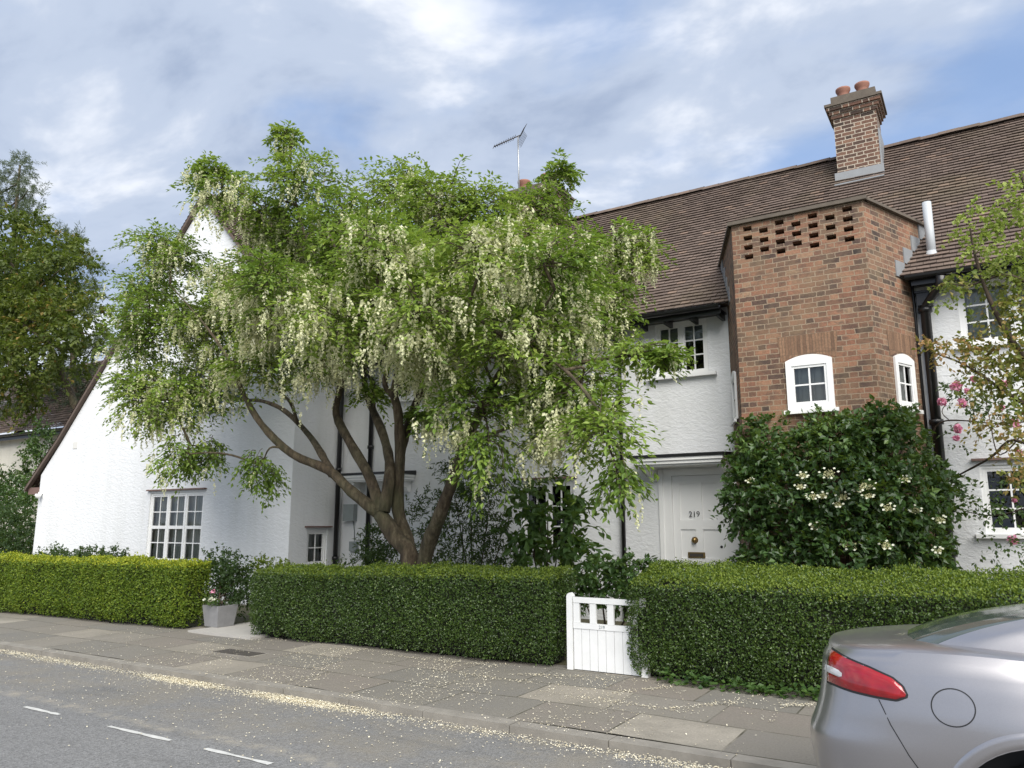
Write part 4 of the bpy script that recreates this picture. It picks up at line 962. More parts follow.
# ------------------------------------------------------------------ other plants
def ground_at(u, v, Y, z=0.05):
    p = at(u, v, Y); p[2] = z; return p
GROUPS = {'evergreen_shrub': 'evergreen shrubs by the house wall', 'low_shrub': 'low bushes behind the hedges', 'hedge_shrub': 'shrubs at the far left'}
def bush(name, label, cat, blobs, base, mat, dens=110, **kw):
    t = thing(name, tuple(base), label, cat, GROUPS.get(name)); lv = Leaves(); b = MB()
    for (u, v, a_, c_, Y) in blobs:
        c = at(u, v, Y); dp = depth(c); r = np.array([a_*dp/FPX, 0.8*min(a_, c_)*dp/FPX+0.05, c_*dp/FPX])
        twigs(lv, c, r, int(14+dens*2.0*r[0]*r[2]), base_r=0.5+random.uniform(-.15, .15), **kw)
        q = np.array(base)+[random.uniform(-.1, .1), random.uniform(-.05, .05), 0]
        b.tube([tuple(q), tuple((q*0.45+c*0.55)+[0, 0, -.05]), tuple(c)], [0.018, 0.012, 0.005], 5)
    b.build('stems', M['twig'], t); lv.build('foliage', mat, t); return t
bush('evergreen_shrub', 'dark dense narrow-leaved shrub against the white wall just right of the trunk', 'shrub',
     [(470, 470, 26, 40, 10.9), (490, 500, 20, 34, 10.6), (462, 520, 26, 34, 10.7), (500, 545, 24, 26, 10.6), (475, 555, 36, 22, 10.5), (440, 550, 18, 24, 10.5), (455, 495, 18, 30, 11.0), (420, 530, 14, 36, 10.9)], ground_at(472, 590, 10.8), M['shrub'], 115, k=16, leafL=0.085, leafW=0.022, L=(0.2, 0.4), droop=0.3)
bush('evergreen_shrub', 'loose dark shrub beside the porch of the gabled house, left of the trunk', 'shrub',
     [(378, 548, 12, 24, 11.0), (390, 562, 18, 16, 10.8), (366, 556, 10, 14, 10.8)], ground_at(380, 590, 10.9), M['shrub'], 220, k=14, leafL=0.10, leafW=0.026, L=(0.2, 0.4), droop=0.3)
bush('broad_leaved_shrub', 'tall shrub with large oval leaves in front of the ground floor window', 'shrub',
     [(548, 500, 20, 24, 10.6), (528, 530, 14, 34, 10.5), (560, 530, 22, 30, 10.5), (545, 556, 30, 22, 10.4), (575, 520, 8, 24, 10.5), (590, 556, 10, 12, 10.3), (528, 500, 10, 20, 10.6)], ground_at(548, 590, 10.5), M['bigleaf'], 30, k=9, leafL=0.17, leafW=0.085, L=(0.3, 0.5), droop=0.4)
bush('low_shrub', 'low rounded leafy bush just behind the white gate', 'shrub',
     [(600, 580, 24, 18, 9.2), (630, 572, 22, 14, 9.3), (580, 588, 14, 14, 9.1), (618, 590, 28, 14, 9.1), (645, 578, 12, 14, 9.3)], ground_at(605, 610, 9.2), M['hydleaf'], 260, k=12, leafL=0.075, leafW=0.045, L=(0.12, 0.25), droop=0.3)
bush('low_shrub', 'row of low dark bushes peeping over the bright hedge below the gable', 'shrub',
     [(50, 556, 22, 9, 9.6), (90, 557, 22, 9, 9.6), (116, 556, 14, 8, 9.5), (72, 560, 30, 9, 9.5)], ground_at(80, 590, 9.6), M['shrub'], 300, k=12, leafL=0.06, leafW=0.035, L=(0.12, 0.22), droop=0.2)
bush('low_shrub', 'small yellowish bush behind the left end of the middle hedge', 'shrub',
     [(266, 569, 16, 9, 9.4), (252, 574, 8, 8, 9.3), (285, 573, 12, 6, 9.4)], ground_at(266, 600, 9.4), M['boxtop'], 300, k=12, leafL=0.06, leafW=0.035, L=(0.12, 0.22), droop=0.2)
bush('hedge_shrub', 'dark wide bush at the far left below the distant cream house', 'shrub',
     [(10, 530, 30, 26, 11.5), (20, 545, 26, 20, 11.3), (-20, 530, 30, 30, 11.5), (-60, 525, 40, 34, 11.5)], ground_at(5, 570, 11.5), M['shrub'], 260, k=16, leafL=0.07, leafW=0.04, L=(0.15, 0.3), droop=0.2)
bush('hedge_shrub', 'airy green shrub left of the gabled house under the distant house eave', 'shrub',
     [(12, 488, 22, 16, 14), (34, 470, 12, 26, 13.6), (20, 505, 22, 14, 13), (40, 440, 10, 18, 13.8), (-20, 490, 24, 26, 14)], ground_at(20, 570, 13.8), M['hydleaf'], 120, k=14, leafL=0.11, leafW=0.065, L=(0.25, 0.5), droop=0.3)
# planters by the path
def planter(x, y, w, h, label):
    t = thing('planter', (x, y, 0.05), label, 'planter', 'grey planters by the path')
    q = MB(); a_, b_ = w*0.40, w*0.5; z0, z1 = 0.055, 0.055+h
    ring = lambda r, z: [(x-r, y-r, z), (x+r, y-r, z), (x+r, y+r, z), (x-r, y+r, z)]
    R0, R1, R2, R3 = ring(a_, z0), ring(b_, z1), ring(b_-0.035, z1), ring(b_-0.04, z1-0.08)
    for A_, B_ in ((R0, R1), (R1, R2), (R2, R3)):
        for i in range(4): j = (i+1) % 4; q.face([A_[i], A_[j], B_[j], B_[i]])
    q.build('pot', M['concrete'], t); q = MB(); q.face(R3); q.build('soil', M['soil'], t); return t
planter(-10.56, 8.32, 0.38, 0.32, 'pale grey tapered planter at the end of the bright hedge, holding a rounded bush')
planter(-8.98, 8.75, 0.5, 0.36, 'grey tapered planter mostly hidden behind the left end of the middle hedge')
t = bush('potted_bush', 'dense rounded dark bush growing in the grey planter beside the path', 'shrub',
     [(222, 566, 22, 17, 8.75), (212, 580, 18, 18, 8.5), (234, 582, 14, 22, 8.6), (226, 595, 16, 14, 8.5), (246, 588, 8, 26, 9.0)], (-10.62, 8.30, 0.40), M['shrub'], 420, k=14, leafL=0.05, leafW=0.03, L=(0.1, 0.22), droop=0.15)
# white flowers at the foot
pf = thing('bedding_plant', (-10.5, 8.1, 0.36), 'small plant with white and red blooms at the planter edge', 'plant'); lv = Leaves()
c = np.array([-10.52, 8.12, 0.44]); P_, d_ = in_blob(c, np.array([.16, .1, .07]), 60, 0.1); lv.add(P_, rand_dir(60), rand_dir(60), 0.05, 0.04, None, 0)
P_, d_ = in_blob(c+[-.02, -.03, .03], np.array([.14, .08, .03]), 24, 0.1); lv.build('foliage', M['hydleaf'], pf); lv = Leaves(); lv.add(P_, rand_dir(24), rand_dir(24), 0.04, 0.04, None, 0); lv.build('white_bloom', M['petal'], pf); lv = Leaves(); P_, d_ = in_blob(c+[0, 0, .16], np.array([.03, .03, .03]), 10, 0.1); lv.add(P_, rand_dir(10), rand_dir(10), 0.04, 0.04, None, 0); lv.build('red_bloom', M['pink'], pf)

# climbing hydrangea on the bay
hy = thing('climbing_hydrangea', (-1.95, 11.0, 0.05), 'large dark green climber with white lacecap flowers covering the foot of the brick bay', 'climbing plant')
lv = Leaves(); st_ = MB()
HBL = [(770, 440, 22, 24, 11.0), (752, 445, 12, 24, 11.1), (790, 455, 34, 26, 10.7), (830, 440, 34, 22, 10.7), (845, 428, 10, 14, 11.0), (870, 435, 30, 26, 10.8), (880, 420, 10, 14, 11.1), (905, 445, 24, 30, 11.2), (750, 490, 26, 30, 10.7), (744, 510, 16, 26, 10.7), (790, 500, 40, 34, 10.4), (840, 490, 44, 36, 10.3), (890, 490, 40, 36, 10.6), (915, 500, 22, 36, 11.1), (918, 545, 26, 28, 10.9), (890, 540, 40, 30, 10.5), (840, 545, 44, 30, 10.2), (790, 550, 40, 26, 10.3), (755, 565, 26, 16, 10.5), (932, 562, 18, 18, 10.9), (942, 500, 10, 22, 11.4), (822, 425, 10, 12, 11.1), (748, 465, 12, 22, 11.1), (948, 478, 6, 12, 11.6), (905, 420, 12, 12, 11.3)]
for (u, v, a_, c_, Y) in HBL:
    c = at(u, v, Y); dp = depth(c); r = np.array([a_*dp/FPX, 0.32, c_*dp/FPX])
    twigs(lv, c, r, int(22+480*r[0]*r[2]), (0.12, 0.3), 11, 0.085, 0.055, 0.5, 0.1, lo=0.3, base_r=0.45+random.uniform(-.2, .2)+(0.12 if v < 470 else -0.08))  # lower leaves toned darker than upper ones, shade of the hollow put in colour
    st_.tube([(-1.95+random.uniform(-.7, .7), 11.05, 0.05), tuple((np.array([-1.95, 11.05, 0.8])+c)/2), tuple(c)], [0.02, 0.014, 0.006], 5)
st_.build('stems', M['twig'], hy); lv.build('foliage', M['hydleaf'], hy)
FLW = [(750, 481), (803, 476), (812, 497), (829, 474), (823, 496), (843, 497), (858, 490), (868, 496), (888, 508), (915, 510), (816, 527), (851, 545), (886, 546), (938, 551), (838, 505), (800, 487), (866, 486), (775, 505), (905, 480), (940, 520)]
for (u, v) in FLW:
    c = at(u, v, 10.0 if 780 < u < 900 else 10.35); f_ = Leaves(); big = (u, v) in ((851, 545), (829, 474), (866, 486)); R0 = 0.095 if big else random.uniform(0.045, 0.07)
    nrm = unit(np.array([0.1, -0.7, 0.6])); e1 = unit(np.cross(nrm, [0, 0, 1])); e2 = np.cross(nrm, e1)
    n = 90; an = rng.random(n)*6.28; rr = R0*0.75*np.sqrt(rng.random(n)); P_ = c+e1*(rr*np.cos(an))[:, None]+e2*(rr*np.sin(an))[:, None]*0.8+nrm*rng.uniform(-.02, .02, n)[:, None]
    f_.add(P_, rand_dir(n), rand_dir(n), 0.019, 0.016, None, 0)
    for k_ in range(random.randint(4, 7)):
        a_ = k_*1.1+random.uniform(-.4, .4); q_ = c+e1*math.cos(a_)*R0*1.15+e2*math.sin(a_)*R0*0.95+nrm*0.02; 
        D_ = np.stack([unit(e1*math.cos(a_+x)+e2*math.sin(a_+x)) for x in (0, 1.57, 3.14, 4.71)]); f_.add(np.repeat(q_[None], 4, 0), D_, np.repeat(nrm[None], 4, 0)+rng.normal(0, .15, (4, 3)), 0.018, 0.020, None, 1)
    f_.build('lacecap_flower', [M['corymb'], M['petal']], hy)

# climbing rose and bronze tree at the right edge
rs = thing('climbing_rose', (0.5, 11.6, 0.05), 'pink climbing rose with arching bare stems on the white wall beside the brick bay', 'climbing plant')
st_ = MB(); lv = Leaves(); ro = Leaves()
def pxs(l): return [at(u, v, y) for u, v, y in l]
for l, r0, r1 in ((pxs([(1060, 560, 11.4), (1050, 470, 11.2), (1015, 440, 11.3), (990, 458, 11.5), (957, 476, 11.9)]), 0.025, 0.012), (pxs([(930, 452, 12.1), (934, 430, 12.0), (945, 421, 11.9), (970, 421, 11.8), (1000, 424, 11.7), (1040, 420, 11.6)]), 0.012, 0.008), (pxs([(1030, 425, 11.4), (1000, 455, 11.6), (990, 420, 11.6), (985, 395, 11.7)]), 0.01, 0.005),
                  (pxs([(1050, 500, 11.5), (1000, 515, 11.7), (968, 512, 11.9), (950, 505, 12.0)]), 0.01, 0.004), (pxs([(950, 421, 11.9), (942, 412, 11.9), (948, 400, 11.9), (958, 380, 11.9)]), 0.007, 0.004), (pxs([(975, 421, 11.8), (972, 405, 11.8), (965, 395, 11.8)]), 0.006, 0.004)):
    limb(st_, l, r0, r1, 6)
for (u, v, a_, c_, Y, n) in ((975, 400, 26, 14, 11.8, 26), (955, 392, 12, 12, 11.9, 10), (1005, 392, 22, 16, 11.7, 20), (1000, 512, 30, 10, 11.7, 16), (955, 440, 8, 8, 11.9, 6), (1000, 545, 12, 8, 11.8, 6), (1030, 540, 20, 20, 11.6, 12), (990, 500, 14, 14, 11.6, 10), (1020, 480, 10, 18, 11.6, 8), (975, 488, 8, 6, 11.8, 4), (960, 505, 12, 8, 11.9, 8)):
    c = at(u, v, Y); dp = depth(c); twigs(lv, c, np.array([a_*dp/FPX, .15, c_*dp/FPX]), n, (0.12, 0.3), 9, 0.06, 0.036, 0.5, 0.1, lo=0.05)
for (u, v, s) in ((956, 386, 1.3), (1002, 385, 1.3), (942, 402, 1.1), (962, 403, 1.1), (958, 429, 1.1), (1015, 424, 1.1), (1013, 540, 1.1), (973, 379, 0.8), (1001, 408, .8), (956, 438, .8), (1020, 452, .7), (967, 391, .7), (1014, 500, .6)):
    c = at(u, v, 11.65); n = 46; d_ = rand_dir(n); R0 = 0.05*s
    ro = Leaves(); ro.add(c+d_*R0*rng.uniform(.2, .8, n)[:, None], np.cross(d_, rand_dir(n))+d_*0.4, d_, R0*0.9, R0*0.85, None, 0, 0.2); ro.build('rose', M['pink'], rs)
st_.build('stems', M['twig'], rs); lv.build('foliage', M['hydleaf'], rs)
bt = thing('ornamental_tree', (1.75, 10.4, 0.05), 'small airy tree with lime and bronze leaves reaching in from the right edge', 'tree')
st_ = MB(); lv = Leaves()
root = np.array([1.75, 10.4, 0.0])
limb(st_, [root, root+[-.05, 0, 1.2], root+[-.1, .05, 2.4], at(1075, 330, 10.3), at(1050, 260, 10.2), at(1030, 200, 10.2), at(1020, 170, 10.2)], 0.10, 0.012, 8)
limb(st_, [root+[-.1, .05, 2.3], at(1050, 380, 10.2), at(1015, 345, 10.1), at(990, 300, 10.0), at(975, 255, 10.0), at(968, 215, 10.0)], 0.05, 0.006, 6)
limb(st_, [root+[-.05, 0, 1.7], at(1050, 420, 10.1), at(1010, 395, 10.0), at(965, 365, 10.0), at(925, 350, 10.0)], 0.035, 0.005, 6)
limb(st_, [at(1050, 300, 10.2), at(1010, 275, 10.1), at(970, 285, 10.0), at(945, 283, 10.0)], 0.02, 0.005, 6)
for (u, v, a_, c_, Y, n, m_, tone) in ((1010, 215, 14, 30, 10.2, 30, 1, .6), (1022, 185, 8, 16, 10.2, 10, 1, .7), (970, 225, 12, 20, 10.0, 14, 1, .7), (985, 245, 18, 14, 10.0, 18, 1, .5), (1000, 262, 26, 16, 10.1, 24, 1, .4), (990, 280, 28, 10, 10.0, 22, 0, .3), (1012, 305, 20, 22, 10.1, 24, 0, .5), (1005, 345, 28, 12, 10.0, 28, 0, .6), (965, 350, 26, 8, 10.0, 22, 0, .8), (935, 350, 14, 4, 10.0, 9, 0, .9), (990, 372, 30, 12, 10.1, 36, 0, .6), (1015, 390, 20, 14, 10.1, 30, 0, .4),
                                       (955, 283, 12, 8, 10.0, 10, 0, .4), (960, 305, 10, 6, 10.0, 6, 1, .3), (1000, 418, 24, 8, 10.0, 18, 0, .8), (1015, 445, 12, 14, 10.0, 16, 0, .8), (1040, 330, 24, 70, 10.2, 90, 0, .4), (1045, 240, 20, 40, 10.2, 40, 1, .5), (1020, 470, 10, 12, 10.0, 10, 0, .8)):
    c = at(u, v, Y); dp = depth(c); twigs(lv, c, np.array([a_*dp/FPX, .35, c_*dp/FPX]), int(n*1.25), (0.12, 0.3), 10, 0.06, 0.042, 0.35, 0.1, m=m_, lo=0.05, base_r=tone)
st_.build('trunk', M['twig'], bt); lv.build('crown', [M['bronze'], M['lime']], bt)

# ivy at the foot of the right hedge, weeds
iv = thing('ivy', (-2.1, 8.0, 0.03), 'trailing ivy and weeds at the foot of the hedge near the car', 'plant'); lv = Leaves()
n = 420; P_ = np.stack([rng.uniform(-3.1, -1.0, n), rng.uniform(7.84, 8.04, n), rng.uniform(0.03, 0.16, n)], 1); P_[:, 2] *= 0.5+0.5*np.clip(surf_noise(P_, 2)+.6, 0, 1)
lv.add(P_, rand_dir(n)*[1, 1, .3]+[0, -.3, 0], rand_dir(n)*.4+[0, -.5, 1], rng.uniform(0.04, 0.075, n), rng.uniform(0.035, 0.07, n)); lv.build('leaves', M['bigleaf'], iv)

# ------------------------------------------------------------------ background trees at far left
mt = thing('broadleaf_tree', (-27.0, 15.0, 0.0), 'big golden-green broadleaf tree filling the left edge beyond the gabled house', 'tree')
st_ = MB(); lv = Leaves(); root = np.array([-27.0, 15.0, 0.0])
limb(st_, [root, root+[.1, 0, 2.5], root+[0, 0, 5], at(10, 260, 15)], 0.35, 0.06, 10)
MBL = [(4, 238, 38, 26, 15), (50, 248, 26, 20, 14.6), (60, 270, 34, 26, 14.4), (15, 275, 44, 36, 14.5), (75, 310, 30, 20, 14.2), (35, 320, 46, 30, 14.0), (-10, 330, 50, 50, 14.2), (90, 335, 16, 12, 14.2), (20, 365, 40, 24, 13.8), (60, 350, 26, 22, 14.0), (-40, 270, 50, 60, 15), (10, 390, 34, 22, 14), (25, 222, 14, 10, 15.2), (-70, 350, 50, 60, 15), (48, 300, 40, 30, 15.4), (10, 300, 40, 50, 16)]
for (u, v, a_, c_, Y) in MBL:
    c = at(u, v, Y); dp = depth(c); r = np.array([a_*dp/FPX, 1.2, c_*dp/FPX])
    twigs(lv, c, r, int(26+72*r[0]*r[2]), (0.4, 0.9), 16, 0.17, 0.11, 0.35, 0.05, lo=0.3, base_r=0.45+random.uniform(-.2, .25), flat=0.3)
    limb(st_, [at(8, 300, 15)-[0, 0, .5], (at(8, 300, 15)+c)/2+[0, 0, -.3], c], 0.09, 0.02, 6)
st_.build('trunk', M['bark'], mt); lv.build('crown', M['maple'], mt)
def pine(label, trunk, bl, rad):
    t = thing('pine_tree', trunk[0], label, 'tree', 'pine trees at the left edge'); st_ = MB(); lv = Leaves(); o, rr = limb(st_, trunk, rad, 0.05, 8)
    for (u, v, a_, c_, Y) in bl:
        c = at(u, v, Y); dp = depth(c); r = np.array([a_*dp/FPX, a_*dp/FPX*.8, c_*dp/FPX])
        twigs(lv, c, r, int(22+60*r[0]*r[2]), (0.4, 0.8), 40, 0.19, 0.028, 0.1, 0.35, lo=0.1, base_r=0.4+random.uniform(-.2, .3), flat=1.0)
        s = o[np.argmin(np.linalg.norm(o-c, axis=1)+2*np.maximum(0, o[:, 2]-c[2]))]; limb(st_, [s, (s+c)/2+[0, 0, -.15], c], 0.06, 0.02, 5)
    st_.build('trunk', M['bark'], t); lv.build('crown', M['needle'], t)
pine('grey-green pine whose top rises above the golden tree at the left edge', [(-38.5, 19.5, 0), tuple(at(12, 330, 19.5)), tuple(at(14, 240, 19.5)), tuple(at(20, 165, 19.5))],
     [(20, 165, 14, 8, 19.5), (10, 182, 18, 10, 19.3), (28, 190, 14, 8, 19.6), (5, 205, 20, 12, 19.4), (30, 215, 14, 10, 19.6), (-20, 200, 20, 20, 19.5)], 0.25)
pine('sparse dark pine with bare lower branches between the golden tree and the white gable', [(-30.2, 18.5, 0), tuple(at(78, 420, 18.5)), tuple(at(72, 330, 18.5)), tuple(at(64, 245, 18.5))],
     [(68, 240, 16, 8, 18.4), (80, 262, 14, 9, 18.6), (82, 290, 14, 8, 18.3), (60, 255, 14, 10, 18.5), (88, 312, 12, 8, 18.5), (70, 350, 20, 14, 18.6), (95, 345, 14, 12, 18.3), (55, 385, 22, 14, 18.4), (88, 380, 14, 14, 18.3), (40, 410, 20, 12, 18.3), (78, 405, 18, 12, 18.2), (15, 415, 22, 12, 18.2)], 0.22)

# ------------------------------------------------------------------ fallen blossom
def fallen():
    P_ = []
    def zr(y): return np.where(y > 5.905, 0.012*np.maximum(0, y-5.9)+0.004, np.where(y > 5.735, 0.006, -0.07+np.clip(5.735-y, 0, .435)*0.0575))
    n = 60000; x = rng.uniform(-14, -1.6, n); y = 5.665+rng.normal(0, 0.075, n); y = np.where(y > 5.725, 5.66-(y-5.725)*2, y); k = rng.random(n) < (0.18+0.82*np.exp(-((x+6.2)/3.2)**2))*(0.55+0.45*np.sin(x*2.1+np.sin(x*.9)*2)); P_.append(np.stack([x[k], y[k], zr(y[k])+rng.uniform(0.003, 0.022, k.sum())*np.exp(-((5.735-y[k])/.12)**2)], 1))
    n = 10500; x = rng.normal(-5.6, 2.6, n); y = rng.uniform(5.75, 7.95, n); q = np.stack([x, y, 0*x], 1); k = (surf_noise(q, 1.6)+rng.normal(0, .35, n) > 0.05) & (x < -1.7); P_.append(np.stack([x[k], y[k], zr(y[k])+0.004], 1))
    n = 1300; x = rng.normal(-5.5, 2.8, n); y = 5.7-np.abs(rng.normal(0, .9, n)); k = (y > 3.2) & (x < -1); P_.append(np.stack([x[k], y[k], np.where(y[k] > 4, -0.0286*np.maximum(0, y[k]-4), 0)+0.008], 1))
    # drifts caught in the slab joints
    for (xa, ya, xb, yb) in ((-4.6, 7.5, -3.9, 7.75), (-3.3, 7.2, -2.9, 7.75), (-2.6, 6.9, -2.1, 7.5), (-1.8, 7.5, -1.5, 7.7), (-5.2, 7.25, -4.2, 7.2), (-6.6, 7.7, -5.0, 7.8), (-3.6, 6.9, -2.4, 6.85)):
        n = 170; t = rng.random(n); x = xa+(xb-xa)*t+rng.normal(0, .035, n); y = ya+(yb-ya)*t+rng.normal(0, .035, n); P_.append(np.stack([x, y, zr(y)+0.006], 1))
    P = np.concatenate(P_); n = len(P); D = rand_dir(n)*[1, 1, .15]; lv = Leaves()
    lv.add(P, D, rand_dir(n)*.35+[0, 0, 1], rng.uniform(0.009, 0.021, n), rng.uniform(0.007, 0.014, n))
    o = lv.build('fallen_blossom', M['fallen']); tag(o, 'drift of fallen cream blossom along the kerb and scattered on the pavement', 'fallen blossom', kind='stuff')
fallen()

# ------------------------------------------------------------------ car
def car():
    XR_, YC, HW = -0.965, 4.70, 0.955     # rear centre, centreline, half width
    root = thing('parked_car', (1.5, YC, -0.03), 'silver saloon car seen from its rear right corner, parked at the kerb', 'car')
    Lc = 4.95
    ip = lambda x, xs_, ys_: np.interp(x, xs_, ys_)
    def smooth(xs_, ys_, n=400):
        X = np.linspace(xs_[0], xs_[-1], n); Y = np.interp(X, xs_, ys_); k = np.hanning(41); k /= k.sum()
        Yp = np.concatenate([2*Y[0]-Y[20:0:-1], Y, 2*Y[-1]-Y[-2:-22:-1]]); return X, np.convolve(Yp, k, 'valid')
    shX, shZ = smooth([0, .12, .3, .55, .9, 1.3, 2.2, 3.3, 4.0, 4.6, 4.95], [1.10, 1.108, 1.125, 1.15, 1.165, 1.15, 1.09, 1.03, .98, .87, .73])
    sh = lambda x: np.interp(x, shX, shZ)
    zb = 0.17
    NA, NV = 161, 30
    th_ = np.linspace(-math.pi, math.pi, NA)     # angle around: 0 = rear centre
    def outline(v):
        # v 0 bottom .. 1 shoulder. returns x(th), y(th) of the plan
        rear = np.interp(v, [0, .22, .42, .56, .62, .80, .93, 1.0], [.10, .03, 0.0, .012, .055, .075, .085, .12])
        hw = HW*np.interp(v, [0, .1, .25, .5, .68, .82, .93, 1.0], [.90, .955, .985, 1.0, .995, .975, .945, .90])
        front = Lc-np.interp(v, [0, .3, .6, 1], [.12, 0, .05, .22])
        ct, st = np.cos(th_), np.sin(th_); pw = 2/3.6; pr = 2/4.2
        cx = (rear+front)/2; ax = (front-rear)/2
        # blunt superellipse stretched so the corners stay tight
        e = 0.105
        x = -np.sign(ct)*np.abs(ct)**e; y = np.sign(st)*np.abs(st)**0.30
        X = cx+ax*x; Y = hw*y
        return X, Y
    # plan with explicit corner curve instead: rear bulge and side tumble
    s_ = np.linspace(0, 1, NA)
    def plan(v):
        rear = np.interp(v, [0, .25, .45, .54, .62, .72, .82, .92, .97, 1.0], [.10, .03, 0.0, .0, .035, .065, .082, .088, .098, .122])
        hw = HW*np.interp(v, [0, .1, .25, .5, .70, .84, .94, 1.0], [.90, .955, .985, 1.0, .995, .975, .948, .905])
        # half outline points from rear centre to front centre
        xs_ = np.array([0, .012, .05, .115, .20, .31, .46, .70, 1.0, 1.6, 2.4, 3.2, 3.9, 4.35, 4.65, 4.85, 4.93, 4.95])
        ws_ = np.array([0, .30, .56, .73, .835, .905, .955, .985, 1.0, 1.0, .985, .975, .965, .93, .84, .66, .40, 0])
        d_ = np.concatenate([[0], np.cumsum(np.hypot(np.diff(xs_), np.diff(ws_)))]); d_ /= d_[-1]
        n = 120
        # denser sampling near the tail
        q = np.concatenate([np.linspace(0, .42, 78), np.linspace(.42, 1, 43)[1:]])
        X = np.interp(q, d_, xs_); Wd = np.interp(q, d_, ws_)
        k = np.hanning(9); k /= k.sum()
        Xp = np.concatenate([X[4:0:-1], X, X[-2:-6:-1]]); Wp = np.concatenate([-Wd[4:0:-1], Wd, -Wd[-2:-6:-1]])
        X = np.convolve(Xp, k, 'valid'); Wd = np.convolve(Wp, k, 'valid'); Wd[0] = 0; Wd[-1] = 0
        X = rear+X*(Lc-rear)/Lc
        return X, hw*Wd
    V = []; F = []; vv = np.linspace(0, 1, NV); rows = []
    for v in vv:
        X, Wd = plan(v); Z = zb+(sh(X)-zb)*v
        # the wheel arch haunches swell a little
        hn = 0.022*np.exp(-((X-1.16)/.42)**2)*np.exp(-((v-.62)/.2)**2); Wd = Wd+hn*(Wd > .3)
        rows.append((X, Wd, Z))
    nq = len(rows[0][0])
    # upper deck: from shoulder inwards to the centreline
    deck = []; X, Wd, Z = rows[-1]
    for r in (0.975, .94, .88, .75, .6, .4, .2, 0.0):
        xi = X+np.where(X < .6, 0.02*(1-r)*np.exp(-X/.1), 0); rise = np.interp(X, [0, .25, .6, 1.2, 3.5, 4.5], [.02, .03, .035, .03, .07, .07])*(1-r**4)+0.012*min(1, (1-r)*12)
        deck.append((xi, Wd*r, Z+rise))
    allr = rows+deck; full = []
    for X, Wd, Z in allr:
        full.append(np.concatenate([np.stack([XR_+X, YC-Wd, Z], 1), np.stack([XR_+X, YC+Wd, Z], 1)[::-1][1:-1]]))
    G = np.array(full); nr_, nc_ = G.shape[:2]
    idx = np.arange(nr_*nc_).reshape(nr_, nc_)
    Fs = np.stack([idx[:-1], np.roll(idx, -1, 1)[:-1], np.roll(idx, -1, 1)[1:], idx[1:]], -1).reshape(-1, 4)
    me = bpy.data.meshes.new('body'); bv = G.reshape(-1, 3)
    bm = bmesh.new(); vs_ = [bm.verts.new(p) for p in bv]
    for f in Fs:
        try: bm.faces.new([vs_[i] for i in f])
        except ValueError: pass
    bm.faces.new([vs_[i] for i in idx[0][::-1]])
    bmesh.ops.remove_doubles(bm, verts=bm.verts, dist=1e-4); bmesh.ops.recalc_face_normals(bm, faces=bm.faces)
    for f in bm.faces: f.smooth = True
    bm.to_mesh(me); bm.free()
    # wheel arches
    wx = (XR_+1.20, XR_+4.05); wz = 0.375; ra = 0.43
    tmp = bpy.data.objects.new('body', me); C.objects.link(tmp)
    cutters = []
    for x in wx:
        for side in (-1, 1):
            b = MB(); b.tube([(x, YC+side*(HW+.2), wz-.02), (x, YC+side*(HW-.30), wz-.02)], ra, 48); o = b.build('cut', M['black'])
            bmm = bmesh.new(); bmm.from_mesh(o.data); bmesh.ops.remove_doubles(bmm, verts=bmm.verts, dist=1e-5); bmesh.ops.recalc_face_normals(bmm, faces=bmm.faces); bmm.to_mesh(o.data); bmm.free()
            md = tmp.modifiers.new('b', 'BOOLEAN'); md.operation = 'DIFFERENCE'; md.object = o; md.solver = 'EXACT'; cutters.append(o)
    dg = bpy.context.evaluated_depsgraph_get(); ev = tmp.evaluated_get(dg); m2 = bpy.data.meshes.new_from_object(ev)
    bpy.data.objects.remove(tmp)
    for o in cutters: bpy.data.objects.remove(o)
    m2.materials.clear(); m2.materials.append(M['paint']); m2.materials.append(M['blackplastic'])
    bt_ = BVHTree.FromPolygons([v.co for v in m2.vertices], [p.vertices[:] for p in m2.polygons])
    for p in m2.polygons:
        c = p.center
        for x in wx:
            if math.hypot(c.x-x, c.z-wz+.02) < ra-0.012 and abs(c.y-YC) < HW+.1 and c.z < 0.8: p.material_index = 1
        p.use_smooth = abs(p.normal.z) < 0.999 or c.z > 0.5
    m2.set_sharp_from_angle(angle=R_(32))
    m2.transform(Matrix.Translation(-Vector(base_of(root))))
    body = bpy.data.objects.new('body', m2); C.objects.link(body); body.parent = root
    # cabin
    def cabin():
        base_x = np.array([.52, .545, .61, .72, .90, 1.2, 1.7, 2.4, 3.0, 3.35, 3.55, 3.62]); base_w = np.array([0, .34, .56, .66, .715, .745, .76, .755, .72, .60, .36, 0])
        top_x = np.array([1.52, 1.53, 1.55, 1.58, 1.63, 1.7, 1.95, 2.25, 2.45, 2.55, 2.60, 2.62]); top_w = np.array([0, .20, .36, .45, .50, .53, .55, .55, .52, .42, .22, 0])
        n = 60; d_ = np.linspace(0, 1, len(base_x)); q = np.linspace(0, 1, n)
        ii = lambda a_: np.interp(q, d_, a_)
        bx_, bw_, tx_, tw_ = map(ii, (base_x, base_w, top_x, top_w)); rws = []
        zbase = np.interp(bx_, [.5, .7, 1.0, 1.5, 2.5, 3.6], [1.175, 1.185, 1.185, 1.155, 1.10, 1.05])
        for v in np.linspace(0, 1, 22):
            f_ = v; bul = math.sin(math.pi*v)*.035
            X = bx_+(tx_-bx_)*f_; Wd = (bw_+(tw_-bw_)*f_); Wd = Wd+bul*np.minimum(1, Wd/.3)
            Z = zbase+(1.44-zbase)*(f_**0.92)+0.045*math.sin(math.pi*v)*np.clip((1.6-X)/1.0, 0, 1)
            rws.append((X, Wd, Z))
        X, Wd, Z = rws[-1]
